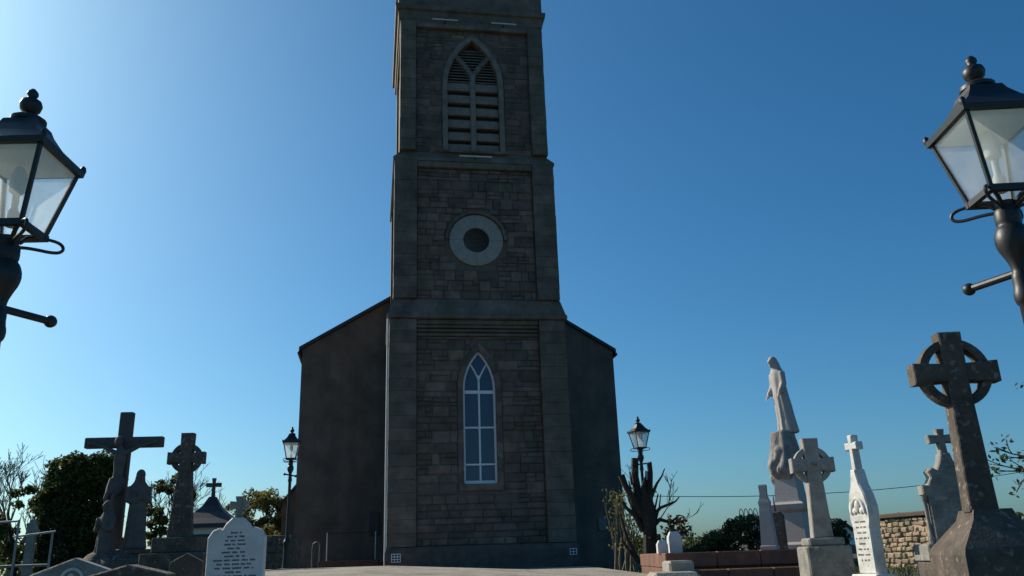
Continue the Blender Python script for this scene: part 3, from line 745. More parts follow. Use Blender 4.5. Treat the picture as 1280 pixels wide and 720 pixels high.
# low pediment headstones in the left foreground
def pediment(label, loc, rz, hw, zt, zs, th, m, rnd):
    t = thing('headstone', label, 'headstone', loc, rz)
    obj('base', MB().box(-hw-.08,hw+.08,-.16,.16,-.3,.15,ch=.015), m, t)
    obj('slab', MB().prism([(-hw,.15),(hw,.15),(hw,zs),(hw*.93,zs+.01),(0,zt),(-hw*.93,zs+.01),(-hw,zs)], -th, th, .012), m, t)
    if rnd:
        mb = MB(); mb.tube([(.085*math.cos(a),-th-.004,zt-.17+.085*math.sin(a)) for a in np.linspace(0,2*math.pi,20)], .012, 6, cap=False)
        mb.ball((-.01,-th,zt-.15),(.03,.015,.035)); mb.ball((.01,-th,zt-.2),(.045,.015,.04)); obj('roundel', mb, 'marble', t, smooth=True)
    return t
pediment('grey low-gabled headstone with a carved round emblem, bottom left foreground', (-3.57,7.0,G(-3.5,7)), rad(4), .33, 1.62-G(-3.5,7), 1.5-G(-3.5,7), .06, 'limestone', True)
pediment('dark low-gabled headstone with bright top edge, bottom left foreground', (-2.72,6.1,G(-2.9,6.1)), rad(-8), .30, 1.548-G(-2.9,6.1), 1.475-G(-2.9,6.1), .07, 'dark_stone', False)
pediment('small dark headstone below the left Celtic cross', (-4.6,12.0,G(-4.6,12)), rad(10), .22, 1.72-G(-4.6,12), 1.6-G(-4.6,12), .06, 'dark_stone', False)
# stepped red sandstone family plot
pl = thing('grave_plinth', 'long stepped reddish sandstone plinth carrying white monuments', 'grave plinth', (2.0,12.2,0), rad(-1.5))
x = 0.0; i = 0
while x < 2.1:
    wd = [0.72,0.6,0.8,0.66,0.74][i%5]
    obj('coping_stone', MB().box(x+.003,x+wd-.003,0,3.2,1.30,1.50,ch=.012), 'red_stone', pl)
    obj('wall_stone', MB().box(x+.003,x+wd-.003,.05,3.1,0.9,1.297,ch=.008), 'red_stone', pl)
    obj('step_stone', MB().box(x+.05,x+wd+.044,-.42,.047,0.8,1.27,ch=.012), 'red_stone', pl)
    x += wd; i += 1
for (x, y, zt, sc, lab) in ((2.06,12.75,1.68,1.0,'small white chamfered kerb post on the red plinth, the nearer left one'),(2.27,12.9,1.80,1.25,'small white chamfered kerb post on the red plinth, the taller right one')):
    hw = .075*sc
    tag(obj('kerb_post', MB().rings([(1.5,hw,hw),(zt-.06*sc,hw,hw),(zt,hw*.6,hw*.6)]), 'marble_grey'), lab, 'kerb post').location = (x,y,0)
for o in list(C.objects):
    if o.name.startswith('kerb_post'):
        for vv in o.data.vertices: pass
kb = tag(obj('kerb_block', MB().box(-.28,.3,-.5,.5,0.5,1.27,ch=.05), 'kerb_stone'), 'pale weathered stone block at the right edge of the forecourt', 'stone block'); kb.location = (1.9,11.2,0); kb.rotation_euler.z = rad(-3)
tag(obj('kerb_block', MB().box(-.13,.2,-.3,.3,0.5,1.40,ch=.03), 'kerb_stone'), 'sunlit upright stone at the end of the red plinth', 'stone block').location = (2.05,11.75,0)
# narrow pale obelisk headstone
t = thing('obelisk', 'slim bluish white pillar stone with a small cross head, left of the statue', 'obelisk', (3.70,13.0,1.5), rad(-30))
obj('shaft', MB().rings([(0,.12,.1),(.05,.12,.1),(.06,.105,.085),(.55,.08,.07),(.62,.075,.06)]), 'statue_white', t)
obj('head', MB().rings([(.62,.075,.06),(.68,.085,.06),(.74,.06,.05),(.80,.05,.045),(.92,.055,.045),(.94,.05,.04)]), 'statue_white', t)
t = thing('headstone', 'narrow dark headstone with a thin spike, behind the slim pale pillar', 'headstone', (4.02,13.6,1.5), rad(-30))
obj('slab', MB().prism([(-.12,0),(.12,0),(.12,.5),(.08,.56),(-.08,.56),(-.12,.5)], -.06,.06,.01), 'dark_stone', t)
obj('finial', MB().tube([(0,0,.55),(0,0,.82)], [.02,.006], 6), 'black_iron', t)

# ------------------------------------------------------------------ statues
def robe(mb, lv, n=40, folds=9, amp=0.05, seed=0):
    r = random.Random(seed); ph = [r.uniform(0,6.28) for _ in range(3)]
    v = []; f = []
    for (z, x, y, rx, ry, a) in lv:
        for k in range(n):
            th = 2*math.pi*k/n
            d = 1 + amp*a*(math.sin(folds*th+ph[0]+z*1.5)+0.5*math.sin((folds+4)*th+ph[1]-z*3))
            v.append((x+rx*d*math.cos(th), y+ry*d*math.sin(th), z))
    for i in range(len(lv)-1):
        for k in range(n): f.append((i*n+k, i*n+(k+1)%n, (i+1)*n+(k+1)%n, (i+1)*n+k))
    f.append(tuple(reversed(range(n)))); f.append(tuple(range((len(lv)-1)*n, len(lv)*n)))
    return mb.add(v, f)
def hand(mb, p, d, up, L=0.17, s=1.0):
    p = Vector(p); d = Vector(d).normalized(); up = Vector(up); side = d.cross(up).normalized()
    mb.tube([p, p+d*.05*s, p+d*.09*s], [.026*s,.036*s,.034*s], 8)
    for i, ln in enumerate((.065,.078,.072,.055)):
        q = p+d*.085*s+side*(i-1.5)*.02*s
        mb.tube([q, q+d*ln*.55*s-up*.004*s, q+d*ln*s-up*.016*s], [.0105*s,.0095*s,.007*s], 6)
    q = p+d*.03*s+side*-.032*s; mb.tube([q, q+(d*.03-side*.025)*s, q+(d*.062-side*.03)*s], [.012*s,.011*s,.008*s], 6)
def veiled(name, label, loc, rz, H, m, pose, seed, basez=None, lean=0.0, vox=0.014, leany=0.0):
    t = thing(name, label, 'statue', loc, rz)
    s = H/1.7; mb = MB()
    L = [(0,0,0,.24,.2,1.2),(.04,0,0,.25,.21,1.3),(.3,0,0,.215,.18,1.2),(.6,0,-.005,.2,.165,1.0),(.85,0,-.01,.185,.15,.8),(1.02,0,0,.17,.135,.6),(1.2,0,.01,.19,.135,.5),(1.33,0,.012,.2,.12,.4),(1.40,0,.01,.15,.1,.3),(1.45,0,0,.085,.085,.1)]
    robe(mb, [(z*s,(x+lean*(z/1.7))*s,y*s,rx*s,ry*s,a) for z,x,y,rx,ry,a in L], seed=seed)
    hx = lean; 
    hd = (hx*s, -.035*s, 1.575*s)
    mb.tube([(hx*.86*s,0,1.4*s),(hx*s,-.01*s,1.52*s)], .05*s, 10)
    mb.ball(hd, (.082*s,.1*s,.12*s), 16, 12)
    mb.ball((hd[0],hd[1]+.02*s,hd[2]+.015*s), (.1*s,.108*s,.125*s), 16, 12)     # veil or hair
    robe(mb, [(1.36*s,hx*.85*s,.03*s,.17*s,.11*s,.6),(1.45*s,hx*.9*s,.025*s,.115*s,.1*s,.5),(1.55*s,hx*s,.015*s,.098*s,.1*s,.2),(1.64*s,hx*s,0,.08*s,.08*s,.1)], n=24, folds=6, seed=seed+1)
    mb.ball((hd[0],hd[1]-.1*s,hd[2]-.01*s), (.016*s,.022*s,.03*s), 8, 6)          # nose
    mb.ball((hd[0],hd[1]-.085*s,hd[2]-.06*s), (.03*s,.018*s,.012*s), 8, 6)       # lips
    mb.ball((hd[0],hd[1]-.075*s,hd[2]-.095*s), (.03*s,.025*s,.022*s), 8, 6)      # chin
    mb.tube([(hd[0]-.05*s,hd[1]-.085*s,hd[2]+.035*s),(hd[0],hd[1]-.1*s,hd[2]+.03*s),(hd[0]+.05*s,hd[1]-.085*s,hd[2]+.035*s)], .012*s, 6)   # brow
    for sg in (-1,1):
        sh = (sg*.175*s+lean*.8*s, .01*s, 1.33*s)
        if pose == 'open':
            el = (sg*.2*s+lean*.6*s, -.02*s, 1.05*s); wr = (sg*.2*s+lean*.5*s, -.17*s, .87*s); dd = (sg*.1,-.6,-.75)
        elif pose == 'pray':
            el = (sg*.23*s+lean*.6*s, -.05*s, 1.06*s); wr = (sg*.04*s+lean*.6*s, -.2*s, 1.2*s); dd = (-sg*.1,-.35,.9)
        else:
            el = (sg*.23*s+lean*.6*s, -.02*s, 1.03*s); wr = (-sg*.02*s+lean*.6*s, -.175*s, (1.12+.05*sg)*s); dd = (-sg*.9,-.1,.35)
        mb.tube([sh, el, wr], [.075*s,.068*s,.05*s], 12)
        # hanging sleeve
        mb.tube([Vector(el)+Vector((0,-.03*s,-.01*s)), Vector(wr)*0.8+Vector(el)*0.2+Vector((0,0,-.05*s))], [.06*s,.05*s], 8)
        hand(mb, wr, dd, (0,-.5,.85), s=s)
    for sg in (-1,1): mb.ball((sg*.07*s,-.2*s,.03*s), (.045*s,.09*s,.035*s), 10, 6)
    if leany: mb.v = [(x,y+leany*s*(z/(1.7*s))**1.2 if z > 0 else y,z) for x,y,z in mb.v]
    remeshed('body', mb, m, t, vox=vox*s/0.75 if s < .9 else vox, smooth_it=2)
    return t
# tall white statue on rockwork and pedestal
S0 = Vector((4.5,14.0,0))
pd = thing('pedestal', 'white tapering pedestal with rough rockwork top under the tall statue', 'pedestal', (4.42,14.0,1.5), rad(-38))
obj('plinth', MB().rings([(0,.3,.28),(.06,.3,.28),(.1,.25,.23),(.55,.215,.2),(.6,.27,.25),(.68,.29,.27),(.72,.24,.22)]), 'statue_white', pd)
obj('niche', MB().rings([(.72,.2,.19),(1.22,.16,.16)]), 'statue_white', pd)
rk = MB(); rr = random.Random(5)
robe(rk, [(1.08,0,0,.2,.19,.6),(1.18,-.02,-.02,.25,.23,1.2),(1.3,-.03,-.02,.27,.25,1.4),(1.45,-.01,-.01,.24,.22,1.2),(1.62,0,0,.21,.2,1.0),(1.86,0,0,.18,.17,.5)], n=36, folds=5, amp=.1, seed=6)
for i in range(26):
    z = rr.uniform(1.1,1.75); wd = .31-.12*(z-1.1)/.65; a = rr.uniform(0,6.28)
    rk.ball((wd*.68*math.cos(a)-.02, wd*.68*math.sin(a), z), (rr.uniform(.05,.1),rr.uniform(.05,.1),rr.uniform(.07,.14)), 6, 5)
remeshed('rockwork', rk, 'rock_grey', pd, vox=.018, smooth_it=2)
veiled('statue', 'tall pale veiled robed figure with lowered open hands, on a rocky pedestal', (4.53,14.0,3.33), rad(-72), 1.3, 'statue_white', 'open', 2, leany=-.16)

# calvary group
mound = tag(remeshed('rock_mound', (lambda m_: [m_.ball((random.Random(i).uniform(-1.1,1.3), random.Random(i+50).uniform(-.6,.6), random.Random(i+99).uniform(-.2,.45)), (random.Random(i+3).uniform(.3,.6),)*3, 8, 6) for i in range(30)] and m_)(MB()), 'dark_stone', None, vox=.06, smooth_it=1), 'low dark rock mound under the crucifix', 'rock mound'); mound.location = (-9.2,20.0,1.1)
cr = thing('crucifix', 'tall dark wooden crucifix with a hanging figure, rising above the left trees', 'crucifix', (-9.4,20.0,1.2), rad(5))
obj('upright', MB().box(-.15,.15,-.09,.09,0,3.97,ch=.015), 'bronze_dark', cr)
obj('crossbeam', MB().box(-.9,.9,-.092,.088,3.12,3.37,ch=.015), 'bronze_dark', cr)
b = MB()
def cap(*pr):
    b.tube([p for p,_ in pr], [r_*.85 for _,r_ in pr], 12)
    for p, r_ in pr: b.ball(p, r_*.85, 10, 7)
Y0 = -.17
cap(((-.02,Y0,2.15),.14),((0,Y0-.02,2.35),.13),((0,Y0-.03,2.6),.155),((0,Y0-.01,2.78),.15),((0,Y0,2.86),.09))
for sg in (-1,1):
    cap(((sg*.15,Y0,2.8),.07),((sg*.42,Y0+.02,2.94),.05),((sg*.70,Y0+.03,3.02),.036))
    hand(b, (sg*.70,Y0+.03,3.02), (sg*.9,0,.15), (0,-1,0))
    cap(((sg*.09-.02,Y0,2.1),.095),((sg*.075-.1,Y0-.16,1.72),.065),((sg*.05-.02,Y0-.02,1.3),.045))
    b.ball((sg*.045-.02,Y0-.07,1.22),(.04,.05,.09),8,6)
robe(b, [(1.85,-.06,Y0-.06,.17,.15,1),(2.0,-.03,Y0-.02,.2,.16,.8),(2.2,-.02,Y0,.17,.145,.5)], n=24, folds=7, seed=3)
cap(((-.01,Y0-.02,2.86),.055),((-.03,Y0-.05,2.98),.055))
b.ball((-.05,Y0-.08,3.03),(.085,.1,.12),14,10); b.ball((-.05,Y0-.06,3.05),(.097,.1,.12),14,10); b.ball((-.07,Y0-.18,3.01),(.015,.02,.025),6,5)
b.v = [(x,y,z+.2) for x,y,z in b.v]
remeshed('figure', b, 'grey_statue', cr, vox=.018, smooth_it=2)
#obj('title_board', MB().box(-.14,.14,-.12,-.093,3.62,3.76,ch=.006), 'limestone', cr)
obj('foot_block', MB().box(-.35,.35,-.3,.3,-.4,.12,ch=.03), 'dark_stone', cr)
for lab, x, y, zb, rz, pose, sd_ in (('grey robed statue looking up, standing right of the crucifix', -8.82,19.75,1.98,rad(35),'chest',7),
                        ('grey robed statue with joined hands, standing left below the crucifix', -9.33,19.4,1.35,rad(-25),'pray',8)):
    p = thing('pedestal', 'dark stone pedestal under the '+('robed statue right of the crucifix' if pose == 'chest' else 'robed statue left of the crucifix'), 'pedestal', (x,y,0), rz)
    obj('block', MB().box(-.34,.34,-.3,.3,.9,zb-.1,ch=.02), 'dark_stone', p); obj('cap', MB().box(-.38,.38,-.34,.34,zb-.1,zb,ch=.02), 'dark_stone', p)
    veiled('statue', lab, (x,y,zb), rz, 1.78 if pose == 'chest' else 1.7, 'grey_statue', pose, sd_, vox=.02)
# small tomb house with concave roof and a cross
t = thing('tomb_house', 'small whitewashed tomb house with dark swept roof and cross', 'tomb', (-10.05,28.0,1.05), rad(8))
obj('wall', MB().box(-.78,.78,-.78,.78,-.2,1.82), 'house_white', t)
obj('roof', MB().rings([(1.7,1.02,1.02),(1.82,1.0,1.0),(2.0,.72,.72),(2.2,.45,.45),(2.4,.26,.26),(2.52,.2,.2),(2.64,.14,.14),(2.7,.1,.1)]), 'slate', t)
obj('cross', MB().prism(latin_cross_pts(.06,.24,2.7,3.08,3.3), -.05,.05,.01), 'dark_stone', t)
obj('door', MB().box(-.35,.35,-.83,-.785,-.1,1.5,ch=.01), 'board', t)

# ------------------------------------------------------------------ walls, hedges, houses
def rubble_wall(name, label, p0, p1, zt, zb, th, m, size, seed, cap_m=None, topvar=0.0):
    a = Vector((p0[0],p0[1],0)); d = Vector((p1[0]-p0[0],p1[1]-p0[1],0)); Ln = d.length; ang = math.atan2(d.y,d.x)
    t = thing(name, label, 'wall', (a.x,a.y,0), ang); r = random.Random(seed)
    obj('core', MB().box(0,Ln,.05,th,zb,zt-.02), m, t)
    mb = MB(); z = zb
    while z < zt:
        h = min(r.uniform(.7,1.3)*size, zt-z); x = 0
        while x < Ln:
            wd = min(r.uniform(.7,1.8)*size*1.3, Ln-x+.001); y = r.uniform(-.02,.03)
            k0 = len(mb.v); mb.box(x+.004,x+wd-.004,y,.2,z+.004,z+h-.004,ch=min(h,wd)*.22)
            aa = r.uniform(-.22,.22); ca, sa = math.cos(aa), math.sin(aa); px_, pz_ = x+wd/2, z+h/2+r.uniform(-.02,.02)
            mb.v[k0:] = [(px_+(p[0]-x-wd/2)*ca-(p[2]-z-h/2)*sa, p[1], pz_+(p[0]-x-wd/2)*sa+(p[2]-z-h/2)*ca) for p in mb.v[k0:]]; x += wd
        z += h
    # the end face too
    z = zb
    o = obj('stone', mb, m, t); o['kind'] = 'stuff'
    if cap_m: obj('coping', MB().box(-.06,Ln+.06,-.06,th+.06,zt,zt+.1,ch=.02), cap_m, t)
    return t
rubble_wall('stone_wall', 'sunlit tan rubble stone wall beyond the right headstones', (7.62,19.2), (8.2,17.2), 2.04, .8, .4, 'wall_rubble', .105, 3, 'brown_slate')
rubble_wall('stone_wall', 'shaded end return of the tan rubble wall, behind the shouldered headstone', (8.24,17.16), (9.9,17.7), 2.04, .8, .35, 'wall_rubble', .105, 5, 'brown_slate')
rubble_wall('stone_wall', 'dark coursed stone wall between white headstone and church', (-8.6,25.6), (-6.45,24.4), 2.35, .9, .4, 'dark_stone', .2, 4, None)
# iron railing
def looped_rail(label, loc, rz, L, h, n):
    t = thing('iron_railing', label, 'railing', loc, rz)
    for i in range(n):
        x = L*i/n; w2 = L/n*.42
        obj('hoop', MB().tube([(x,0,0),(x,0,h*.75)]+[(x+w2-w2*math.cos(a),0,h*.75+h*.25*math.sin(a)) for a in np.linspace(.3,math.pi-.3,6)]+[(x+2*w2,0,h*.75),(x+2*w2,0,0)], .012, 5), 'black_iron', t)
    obj('rail', MB().tube([(-.05,0,h*.55),(L,0,h*.55)], .014, 5), 'black_iron', t)
    return t
looped_rail('looped iron grave railing on the dark bank right of the church', (6.35,25.0,1.9), 0, .55, .75, 4)
# tubular grave railing, far left
t = thing('grave_railing', 'pale tubular grave railing at the far left edge', 'railing', (-8.75,14.0,1.05), rad(6))
for x in (0,.55,1.1): obj('post', MB().tube([(x,0,0),(x,0,1.32 if x < .6 else 1.12)], .02, 8), 'dull_steel', t)
obj('rail', MB().tube([(-1.2,0,1.25),(.55,0,1.3)], .016, 8), 'steel', t); obj('rail', MB().tube([(.5,-.02,1.05),(1.15,-.02,1.12)], .016, 8), 'steel', t)
obj('rail', MB().tube([(-1.2,0,.6),(1.1,0,.6)], .02, 8), 'dull_steel', t)
t = thing('stele', 'slim weathered grey pillar stone at the far left', 'headstone', (-10.2,18.0,1.0), rad(10))
obj('shaft', MB().rings([(-.1,.12,.12),(.3,.12,.12),(.32,.085,.08),(1.3,.07,.065),(1.4,.095,.09),(1.5,.07,.06),(1.62,.03,.03)]), 'limestone', t)

def house(label, loc, rz, L, Wd, zw, zr, wm, rm):
    t = thing('house', label, 'house', loc, rz)
    obj('wall', MB().prism([(-Wd/2,0),(Wd/2,0),(Wd/2,zw),(0,zr),(-Wd/2,zw)], 0, L), wm, t)
    mb = MB()
    for s in (-1,1):
        k = (zr-zw)/(Wd/2); q = [(s*(Wd/2+.25),zw-.25*k+.02),(0,zr+.02),(0,zr+.2),(s*(Wd/2+.25),zw-.25*k+.2)]
        if s < 0: q = q[::-1]
        mb.prism(q, -.2, L+.2)
    r_ = obj('roof', mb, rm, t)
    if L > 5: obj('chimney', MB().box(-.35,.35,L-.9,L-.2,zr-.3,zr+.8), wm, r_)
    for s in (-1,1):
        wn_ = obj('window', MB().box(s*Wd*.22-.4,s*Wd*.22+.4,-.04,.03,1.0,2.0), 'white_paint', t); obj('pane', MB().box(s*Wd*.22-.33,s*Wd*.22+.33,-.05,-.041,1.07,1.93), 'window_glass', wn_)
    return t
house('distant white gabled cottage with dark roof between two white headstones', (22.0,60,-.3), rad(24), 8, 4.6, 2.1, 3.5, 'house_white', 'house_roof')
house('distant low building with bluish slate roof above the dark hedge', (21.9,72,-.35), rad(86), 3.4, 5, 2.2, 3.7, 'house_white', 'blue_roof')
# utility wire with its pole hidden behind the tower
wr = thing('power_line', 'thin overhead wire crossing the sky right of the pollarded tree', 'power line', (0,0,0))
pts = []
for i in range(25):
    t_ = i/24; x = 2+38*t_; y = 52+6*t_; pts.append((x, y, 5.3-2.2*4*t_*(1-t_)*.55+1.5*t_))
obj('wire', MB().tube(pts, .022, 5), 'wire', wr)
for q in (pts[0], pts[-1]): obj('pole', MB().tube([(q[0],q[1],.8),(q[0],q[1],q[2]+.3)], [.13,.1], 8), 'bark', wr)

# ------------------------------------------------------------------ trees
def leaves(centres, per, spread, size, seed, squash=1.0):
    r = np.random.RandomState(seed); cs = np.array(centres); n = len(cs)*per
    c = np.repeat(cs[:, :3], per, 0); sp = np.repeat(cs[:,3], per) if cs.shape[1] > 3 else np.full(n, spread)
    dv = r.normal(size=(n,3)); dv /= np.linalg.norm(dv, axis=1)[:,None]; p = c + dv*(sp*r.rand(n)**0.5)[:,None]*np.array([1,1,squash])
    a = r.normal(size=(n,3)); a /= np.linalg.norm(a,axis=1)[:,None]; b2 = np.cross(a, r.normal(size=(n,3))); b2 /= np.linalg.norm(b2,axis=1)[:,None]
    s = size*(0.6+0.8*r.rand(n))[:,None]
    V = np.stack([p-a*s, p+b2*s*.5, p+a*s, p-b2*s*.5], 1).reshape(-1,3)
    return V, n
def leaf_obj(name, V, n, m, parent):
    me = bpy.data.meshes.new(name); me.vertices.add(4*n); me.vertices.foreach_set('co', V.ravel())
    me.loops.add(4*n); me.loops.foreach_set('vertex_index', np.arange(4*n)); me.polygons.add(n); me.polygons.foreach_set('loop_start', np.arange(0,4*n,4)); me.polygons.foreach_set('loop_total', np.full(n,4))
    me.update(); me.validate(); return link(name, me, m, parent)
def grow_branches(mb, p, d, L, r, depth, rn, tips, spread=.5, up=.15, shrink=.72, nb=(2,3), minr=.006):
    segs = 3; pts = [Vector(p)]; d = Vector(d).normalized()
    for i in range(segs):
        d = (d + Vector((rn.gauss(0,.1),rn.gauss(0,.1),rn.gauss(0,.08)+up*.3))).normalized(); pts.append(pts[-1]+d*L/segs)
    r1 = max(minr, r*.62); mb.tube(pts, [r+(r1-r)*i/segs for i in range(segs+1)], 6 if r > .03 else 4, cap=False)
    if depth == 0: tips.append(pts[-1]); return
    if depth <= 2: tips.append(pts[2])
    for k in range(rn.randint(*nb)):
        nd = (d + Vector((rn.gauss(0,spread),rn.gauss(0,spread),rn.gauss(0,spread*.7)+up))).normalized()
        grow_branches(mb, pts[-1] if k == 0 else pts[rn.randint(1,3)], nd, L*shrink*rn.uniform(.8,1.2), r1*.85, depth-1, rn, tips, spread, up, shrink, nb, minr)
def leafy_tree(label, loc, trunk_h, r, crown, clumps, per, size, m, seed, nm='tree', group=None, bark='bark', squash=.8):
    """crown: (cz, rx, ry, rz) ellipsoid about the trunk axis"""
    t = thing(nm, label, 'tree', loc, 0, group); rn = random.Random(seed); mb = MB(); tips = []
    mb.tube([(0,0,-.2),(rn.uniform(-.05,.05),0,trunk_h*.5),(0,0,trunk_h)], [r*1.3,r,r*.8], 8)
    for k in range(5):
        a = 6.28*k/5+rn.uniform(-.3,.3); grow_branches(mb, (0,0,trunk_h*rn.uniform(.7,1)), (math.cos(a)*.7,math.sin(a)*.7,1), crown[3]*.7, r*.5, 2, rn, tips)
    obj('trunk', mb, bark, t)
    cs = []
    for i in range(clumps):
        while True:
            q = np.array([rn.uniform(-1,1) for _ in range(3)]); l = np.linalg.norm(q)
            if .25 < l < 1: break
        q = q/l*(l**.45)
        cs.append((q[0]*crown[1], q[1]*crown[2], crown[0]+q[2]*crown[3], rn.uniform(.16,.3)*min(crown[1],crown[3])))
    V, n = leaves(cs, per, 1, size, seed, squash); leaf_obj('crown', V, n, m, t)
    return t
def Gz(x,y): return G(x,y)
TG = 'trees around the churchyard'
# dense evergreen beside the crucifix (upright boxy mass)
t = thing('evergreen_tree', 'dense dark upright evergreen left of the crucifix', 'tree', (-13.3,26,1.0), 0, TG); rn = random.Random(21)
mb = MB(); tips = []
mb.tube([(0,0,-.2),(0,0,1.8),(.1,0,3.2)], [.2,.15,.06], 8)
for k in range(10): grow_branches(mb, (0,0,.4+k*.25), (math.cos(k*2.4),math.sin(k*2.4),.6), .8, .05, 2, rn, tips)
obj('trunk', mb, 'bark', t)
cs = []
for i in range(620):
    a = rn.uniform(0,6.28); z = rn.uniform(0,1); R = (1.12+.12*math.sin(3*a+z*5))*(1-.32*max(0,z-.75)*4*.5) * rn.uniform(.55,1)
    cs.append((R*math.cos(a)*1.0, R*.8*math.sin(a), .1+3.75*z+rn.uniform(-.1,.12), rn.uniform(.14,.3)))
V, n = leaves(cs, 90, 1, .06, 22, .9); leaf_obj('crown', V, n, 'leaf_mid', t)
leafy_tree('loose shrubby tree with pale green leaves left of the dense evergreen', (-14.6,25.2,1.0), 1.0, .08, (1.9,.75,.7,1.1), 34, 90, .06, 'leaf_mid', 31, 'shrub_tree', TG)
leafy_tree('dark bushy tree behind the right calvary statue', (-13.9,34,1.0), 1.2, .12, (2.6,1.0,1.0,1.5), 46, 90, .08, 'leaf_dark', 33, 'bushy_tree', TG)
leafy_tree('rounded olive green tree behind the white headstone', (-13.7,45,1.0), 1.6, .16, (2.75,1.75,1.6,1.6), 90, 110, .085, 'leaf_olive', 35, 'round_tree', TG)
leafy_tree('low olive bush beneath the rounded tree by the dark wall', (-11.9,42,1.0), .8, .1, (1.3,1.2,1.1,1.1), 50, 90, .08, 'leaf_olive', 36, 'bush', TG)
# bare trees
def bare_tree(label, loc, h, r, seed, depth=6, group=TG, few=None):
    t = thing('bare_tree', label, 'tree', loc, 0, group); rn = random.Random(seed); mb = MB(); tips = []
    mb.tube([(0,0,-.2),(.03,0,h*.18),(0,.02,h*.36)], [r*1.3,r,r*.85], 8)
    for k in range(5):
        a = 6.28*k/5+rn.uniform(-.4,.4); grow_branches(mb, (0,0,h*(.2+.035*k)), (math.cos(a)*.65,math.sin(a)*.65,1), h*.25, r*.55, depth-1, rn, tips, .4, .15, .74, (2,4), .008)
    obj('trunk', mb, 'bark_pale' if seed == 41 else 'bark', t)
    if few:
        V, n = leaves([(p.x,p.y,p.z,.12) for p in tips], few, .12, .04, seed); leaf_obj('crown', V, n, 'leaf_dark', t)
    return t
bare_tree('bare twiggy tree at the far left edge', (-17.6,30,1.0), 4.6, .13, 41)
bare_tree('leafless pale twiggy tree between calvary statue and left Celtic cross', (-14.3,36,1.0), 4.4, .09, 43)
# understorey at the far left
leafy_tree('dark low bush in the far left corner', (-16.4,26.5,1.0), .5, .06, (.75,1.1,.8,.8), 34, 70, .07, 'leaf_dark', 45, 'bush', TG)
# pollarded tree
pt = thing('pollarded_tree', 'dark pollarded tree with stubby cut limbs right of the church', 'tree', (2.95,20.0,1.05), 0); rn = random.Random(51); mb = MB()
mb.tube([(0,0,-.2),(.0,0,.2),(.03,0,.9),(.02,.02,1.45),(-.02,0,1.75)], [.24,.18,.165,.19,.15], 10)
def limb(pts, rs): mb.tube(pts, rs, 8)
limb([(-.08,0,1.5),(-.18,.05,1.85),(-.2,.1,2.2),(-.17,.1,2.62)], [.13,.1,.085,.085])
limb([(-.12,0,1.3),(-.3,-.1,1.65),(-.46,-.1,1.95),(-.55,-.1,2.22)], [.12,.085,.07,.08])
limb([(.04,0,1.6),(.12,.05,2.0),(.16,.05,2.25),(.15,.05,2.5)], [.12,.075,.06,.065])
limb([(.0,-.05,1.6),(-.06,-.1,1.95),(.02,-.1,2.15)], [.09,.05,.03])
limb([(.12,0,1.7),(.28,0,2.0),(.42,.02,2.18),(.5,.02,2.35)], [.05,.03,.02,.012])
limb([(.1,0,1.25),(.3,-.1,1.45),(.5,-.1,1.52),(.66,-.1,1.58),(.76,-.1,1.68)], [.06,.035,.03,.022,.012])
limb([(.1,0,1.05),(.3,.1,1.2),(.55,.1,1.12),(.75,.1,1.28),(.86,.1,1.25)], [.07,.05,.035,.02,.012])
limb([(.1,0,.7),(.3,-.05,.62),(.42,-.05,.5),(.45,-.05,.75)], [.07,.05,.04,.03])
limb([(-.12,.0,.95),(-.3,-.05,1.3),(-.36,-.05,1.7),(-.35,-.05,1.95)], [.08,.05,.03,.02])
limb([(-.3,-.05,1.3),(-.5,-.05,1.5),(-.55,-.05,1.62)], [.05,.04,.045])
limb([(-.1,0,1.7),(-.3,0,2.05),(-.32,.0,2.3)], [.05,.025,.012])
for q0, dx, hh, rr_ in ((-.25,-.12,.7,.03),(-.38,-.06,.6,.035),(.2,.1,.55,.025),(.02,.04,.75,.03),(-.45,-.1,.5,.03),(-.5,-.12,.9,.04),(.3,.06,.5,.02),(-.15,-.02,.8,.03),(.12,.0,.85,.025),(-.6,-.05,.7,.03),(-.34,-.02,.75,.025)):
    z0_ = 1.35+rn.uniform(-.2,.3) if q0 > -.44 else .45
    limb([(q0*.5,.04,z0_-.2),(q0,.05,z0_+hh*.4),(q0+dx,.05,z0_+hh)], [rr_*1.4,rr_,rr_*.6])
limb([(.08,0,1.7),(.1,.03,2.3)], [.05,.02])
tips = []
for q, d in (((.55,.1,1.12),(1,.2,.2)),((.5,-.1,1.52),(.4,0,1)),((-.3,-.05,1.3),(-1,0,.6)),((.3,.1,1.2),(.6,.3,.6)),((-.3,-.1,1.65),(-.4,0,1)),((.42,-.05,.5),(1,0,.4))):
    grow_branches(mb, q, d, .34, .02, 3, rn, tips, .4, .15, .7)
obj('trunk', mb, 'bark', pt)
V, n = leaves([(.55+rn.gauss(0,.2), rn.gauss(0,.15), 1.0+rn.gauss(0,.16), .13) for _ in range(22)], 16, .1, .05, 52); leaf_obj('crown', V, n, 'leaf_dry', pt)
t = thing('young_tree', 'pale thin multi-stemmed sapling behind the pollarded tree', 'tree', (2.55,21.4,1.05), 0); rn = random.Random(61); mb = MB(); tips = []
for k in range(9):
    grow_branches(mb, (rn.uniform(-.3,.35),rn.uniform(-.15,.15),0), (rn.gauss(0,.12),rn.gauss(0,.1),1), 1.0, .035, 2, rn, tips, .25, .3, .6)
obj('trunk', mb, 'bark_pale', t)
V, n = leaves([(p.x,p.y,p.z,.16) for p in tips], 7, .16, .045, 62); leaf_obj('crown', V, n, 'leaf_olive', t)
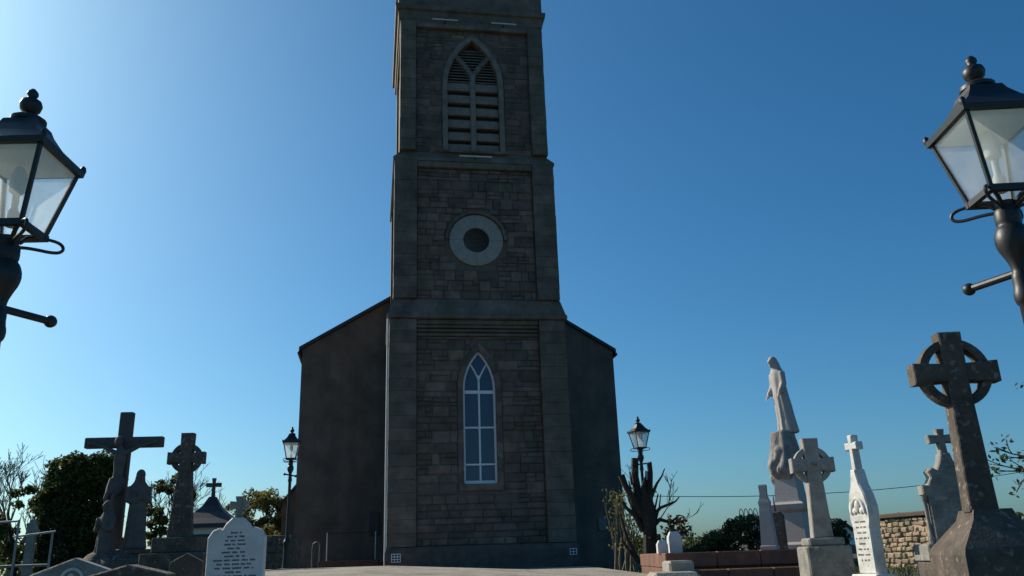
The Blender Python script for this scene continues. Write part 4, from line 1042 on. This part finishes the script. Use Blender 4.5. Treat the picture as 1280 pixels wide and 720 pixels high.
# tree at the right edge: limb reaching into the picture
t = thing('side_tree', 'leafy twig tips of a tree poking in at the right edge', 'tree', (7.4,9.6,1.0), 0); rn = random.Random(71); mb = MB(); tips = []
mb.tube([(0,0,-.2),(-.05,0,.8),(-.1,0,1.5),(-.05,.1,2.4)], [.16,.12,.1,.04], 8)
for q, d, L in (((-.08,0,1.2),(-1,.1,.15),.75),((-.1,0,1.45),(-1,-.2,.35),.7),((0,0,1.6),(.8,.3,.8),.6),((0,0,1.9),(.2,-.6,1),.5)):
    grow_branches(mb, q, d, L, .05, 3, rn, tips, .38, .05, .62)
obj('trunk', mb, 'bark', t)
V, n = leaves([(p.x,p.y,p.z,.09) for p in tips], 6, .09, .032, 72); leaf_obj('crown', V, n, 'leaf_dark', t)
# dark hedge bank on the right
hd = thing('hedge', 'dark rising hedge behind the red plinth', 'hedge', (0,0,1.0)); rn = random.Random(81); cs = []
for i in range(520):
    u = rn.random(); x = 4.3+4.6*u; top = .6+ .8*float(sstep(0,.42,u)) - .25*float(sstep(.6,1,u)); zz = top*rn.random()**.6
    cs.append((x+rn.gauss(0,.05), 24.0+rn.uniform(-.5,.5), zz-.05, rn.uniform(.09,.16)))
V, n = leaves(cs, 46, .12, .045, 82); leaf_obj('foliage', V, n, 'leaf_dark', hd)
mb = MB(); 
for i in range(14): mb.tube([(4.4+i*.33,24,-.1),(4.42+i*.33,24,.4+.03*min(i,6))], [.03,.015], 5)
obj('stems', mb, 'bark', hd)
# small far headstones right of the pollarded tree
for x, y, h, lab in ((5.75,33,1.15,'tiny distant dark post stone with pointed top right of the pollarded tree'),(5.25,33,1.0,'tiny distant dark stone with short cross right of the pollarded tree')):
    t = thing('headstone', lab, 'headstone', (x,y,1.0)); obj('slab', MB().box(-.35,.3,-.06,.06,0,.75,ch=.02), 'dark_stone', t)
    obj('finial', MB().box(-.06,.06,-.05,.05,.751,h+.2,ch=.015), 'dark_stone', t)
# far-off treeline that reads as one mass
rn = random.Random(91); cs = []
for i in range(1500):
    a = rad(rn.uniform(-62,62)); d_ = rn.uniform(95,150); hh = 1.5+1.6*abs(math.sin(a*9)+.5*math.sin(a*23+1))
    cs.append((d_*math.sin(a), d_*math.cos(a), 1.0+hh*rn.random()**.8, rn.uniform(.5,1.1)))
V, n = leaves(cs, 26, 1, .32, 92, .8); o = leaf_obj('far_treeline', V, n, 'leaf_mid', None); o['kind'] = 'stuff'; o['label'] = 'low far-off belt of trees along the horizon'; o['category'] = 'trees'
# grass over the grave ground
r = np.random.RandomState(3); n = 24000
X = r.uniform(-14,12,n); Yg = 4+r.rand(n)**.8*22
ok = ~((X > np.array([xl(y)-.2 for y in Yg])) & (X < 2.2)); X = X[ok]; Yg = Yg[ok]; n = len(X)
Z = np.array([G(x,y) for x,y in zip(X,Yg)])-.01
a = r.uniform(0,6.28,n); hgt = r.uniform(.04,.13,n); wv = .012
base = np.stack([X,Yg,Z],1); sd_ = np.stack([np.cos(a),np.sin(a),0*a],1)*wv; tip = np.stack([r.normal(0,.03,n), r.normal(0,.03,n), hgt],1)
V = np.stack([base-sd_, base+sd_, base+tip+sd_*.15, base+tip-sd_*.15],1).reshape(-1,3)
o = leaf_obj('grass', V, n, 'grass', None); o['kind'] = 'stuff'; o['label'] = 'short rough grass growing between the graves'; o['category'] = 'grass'
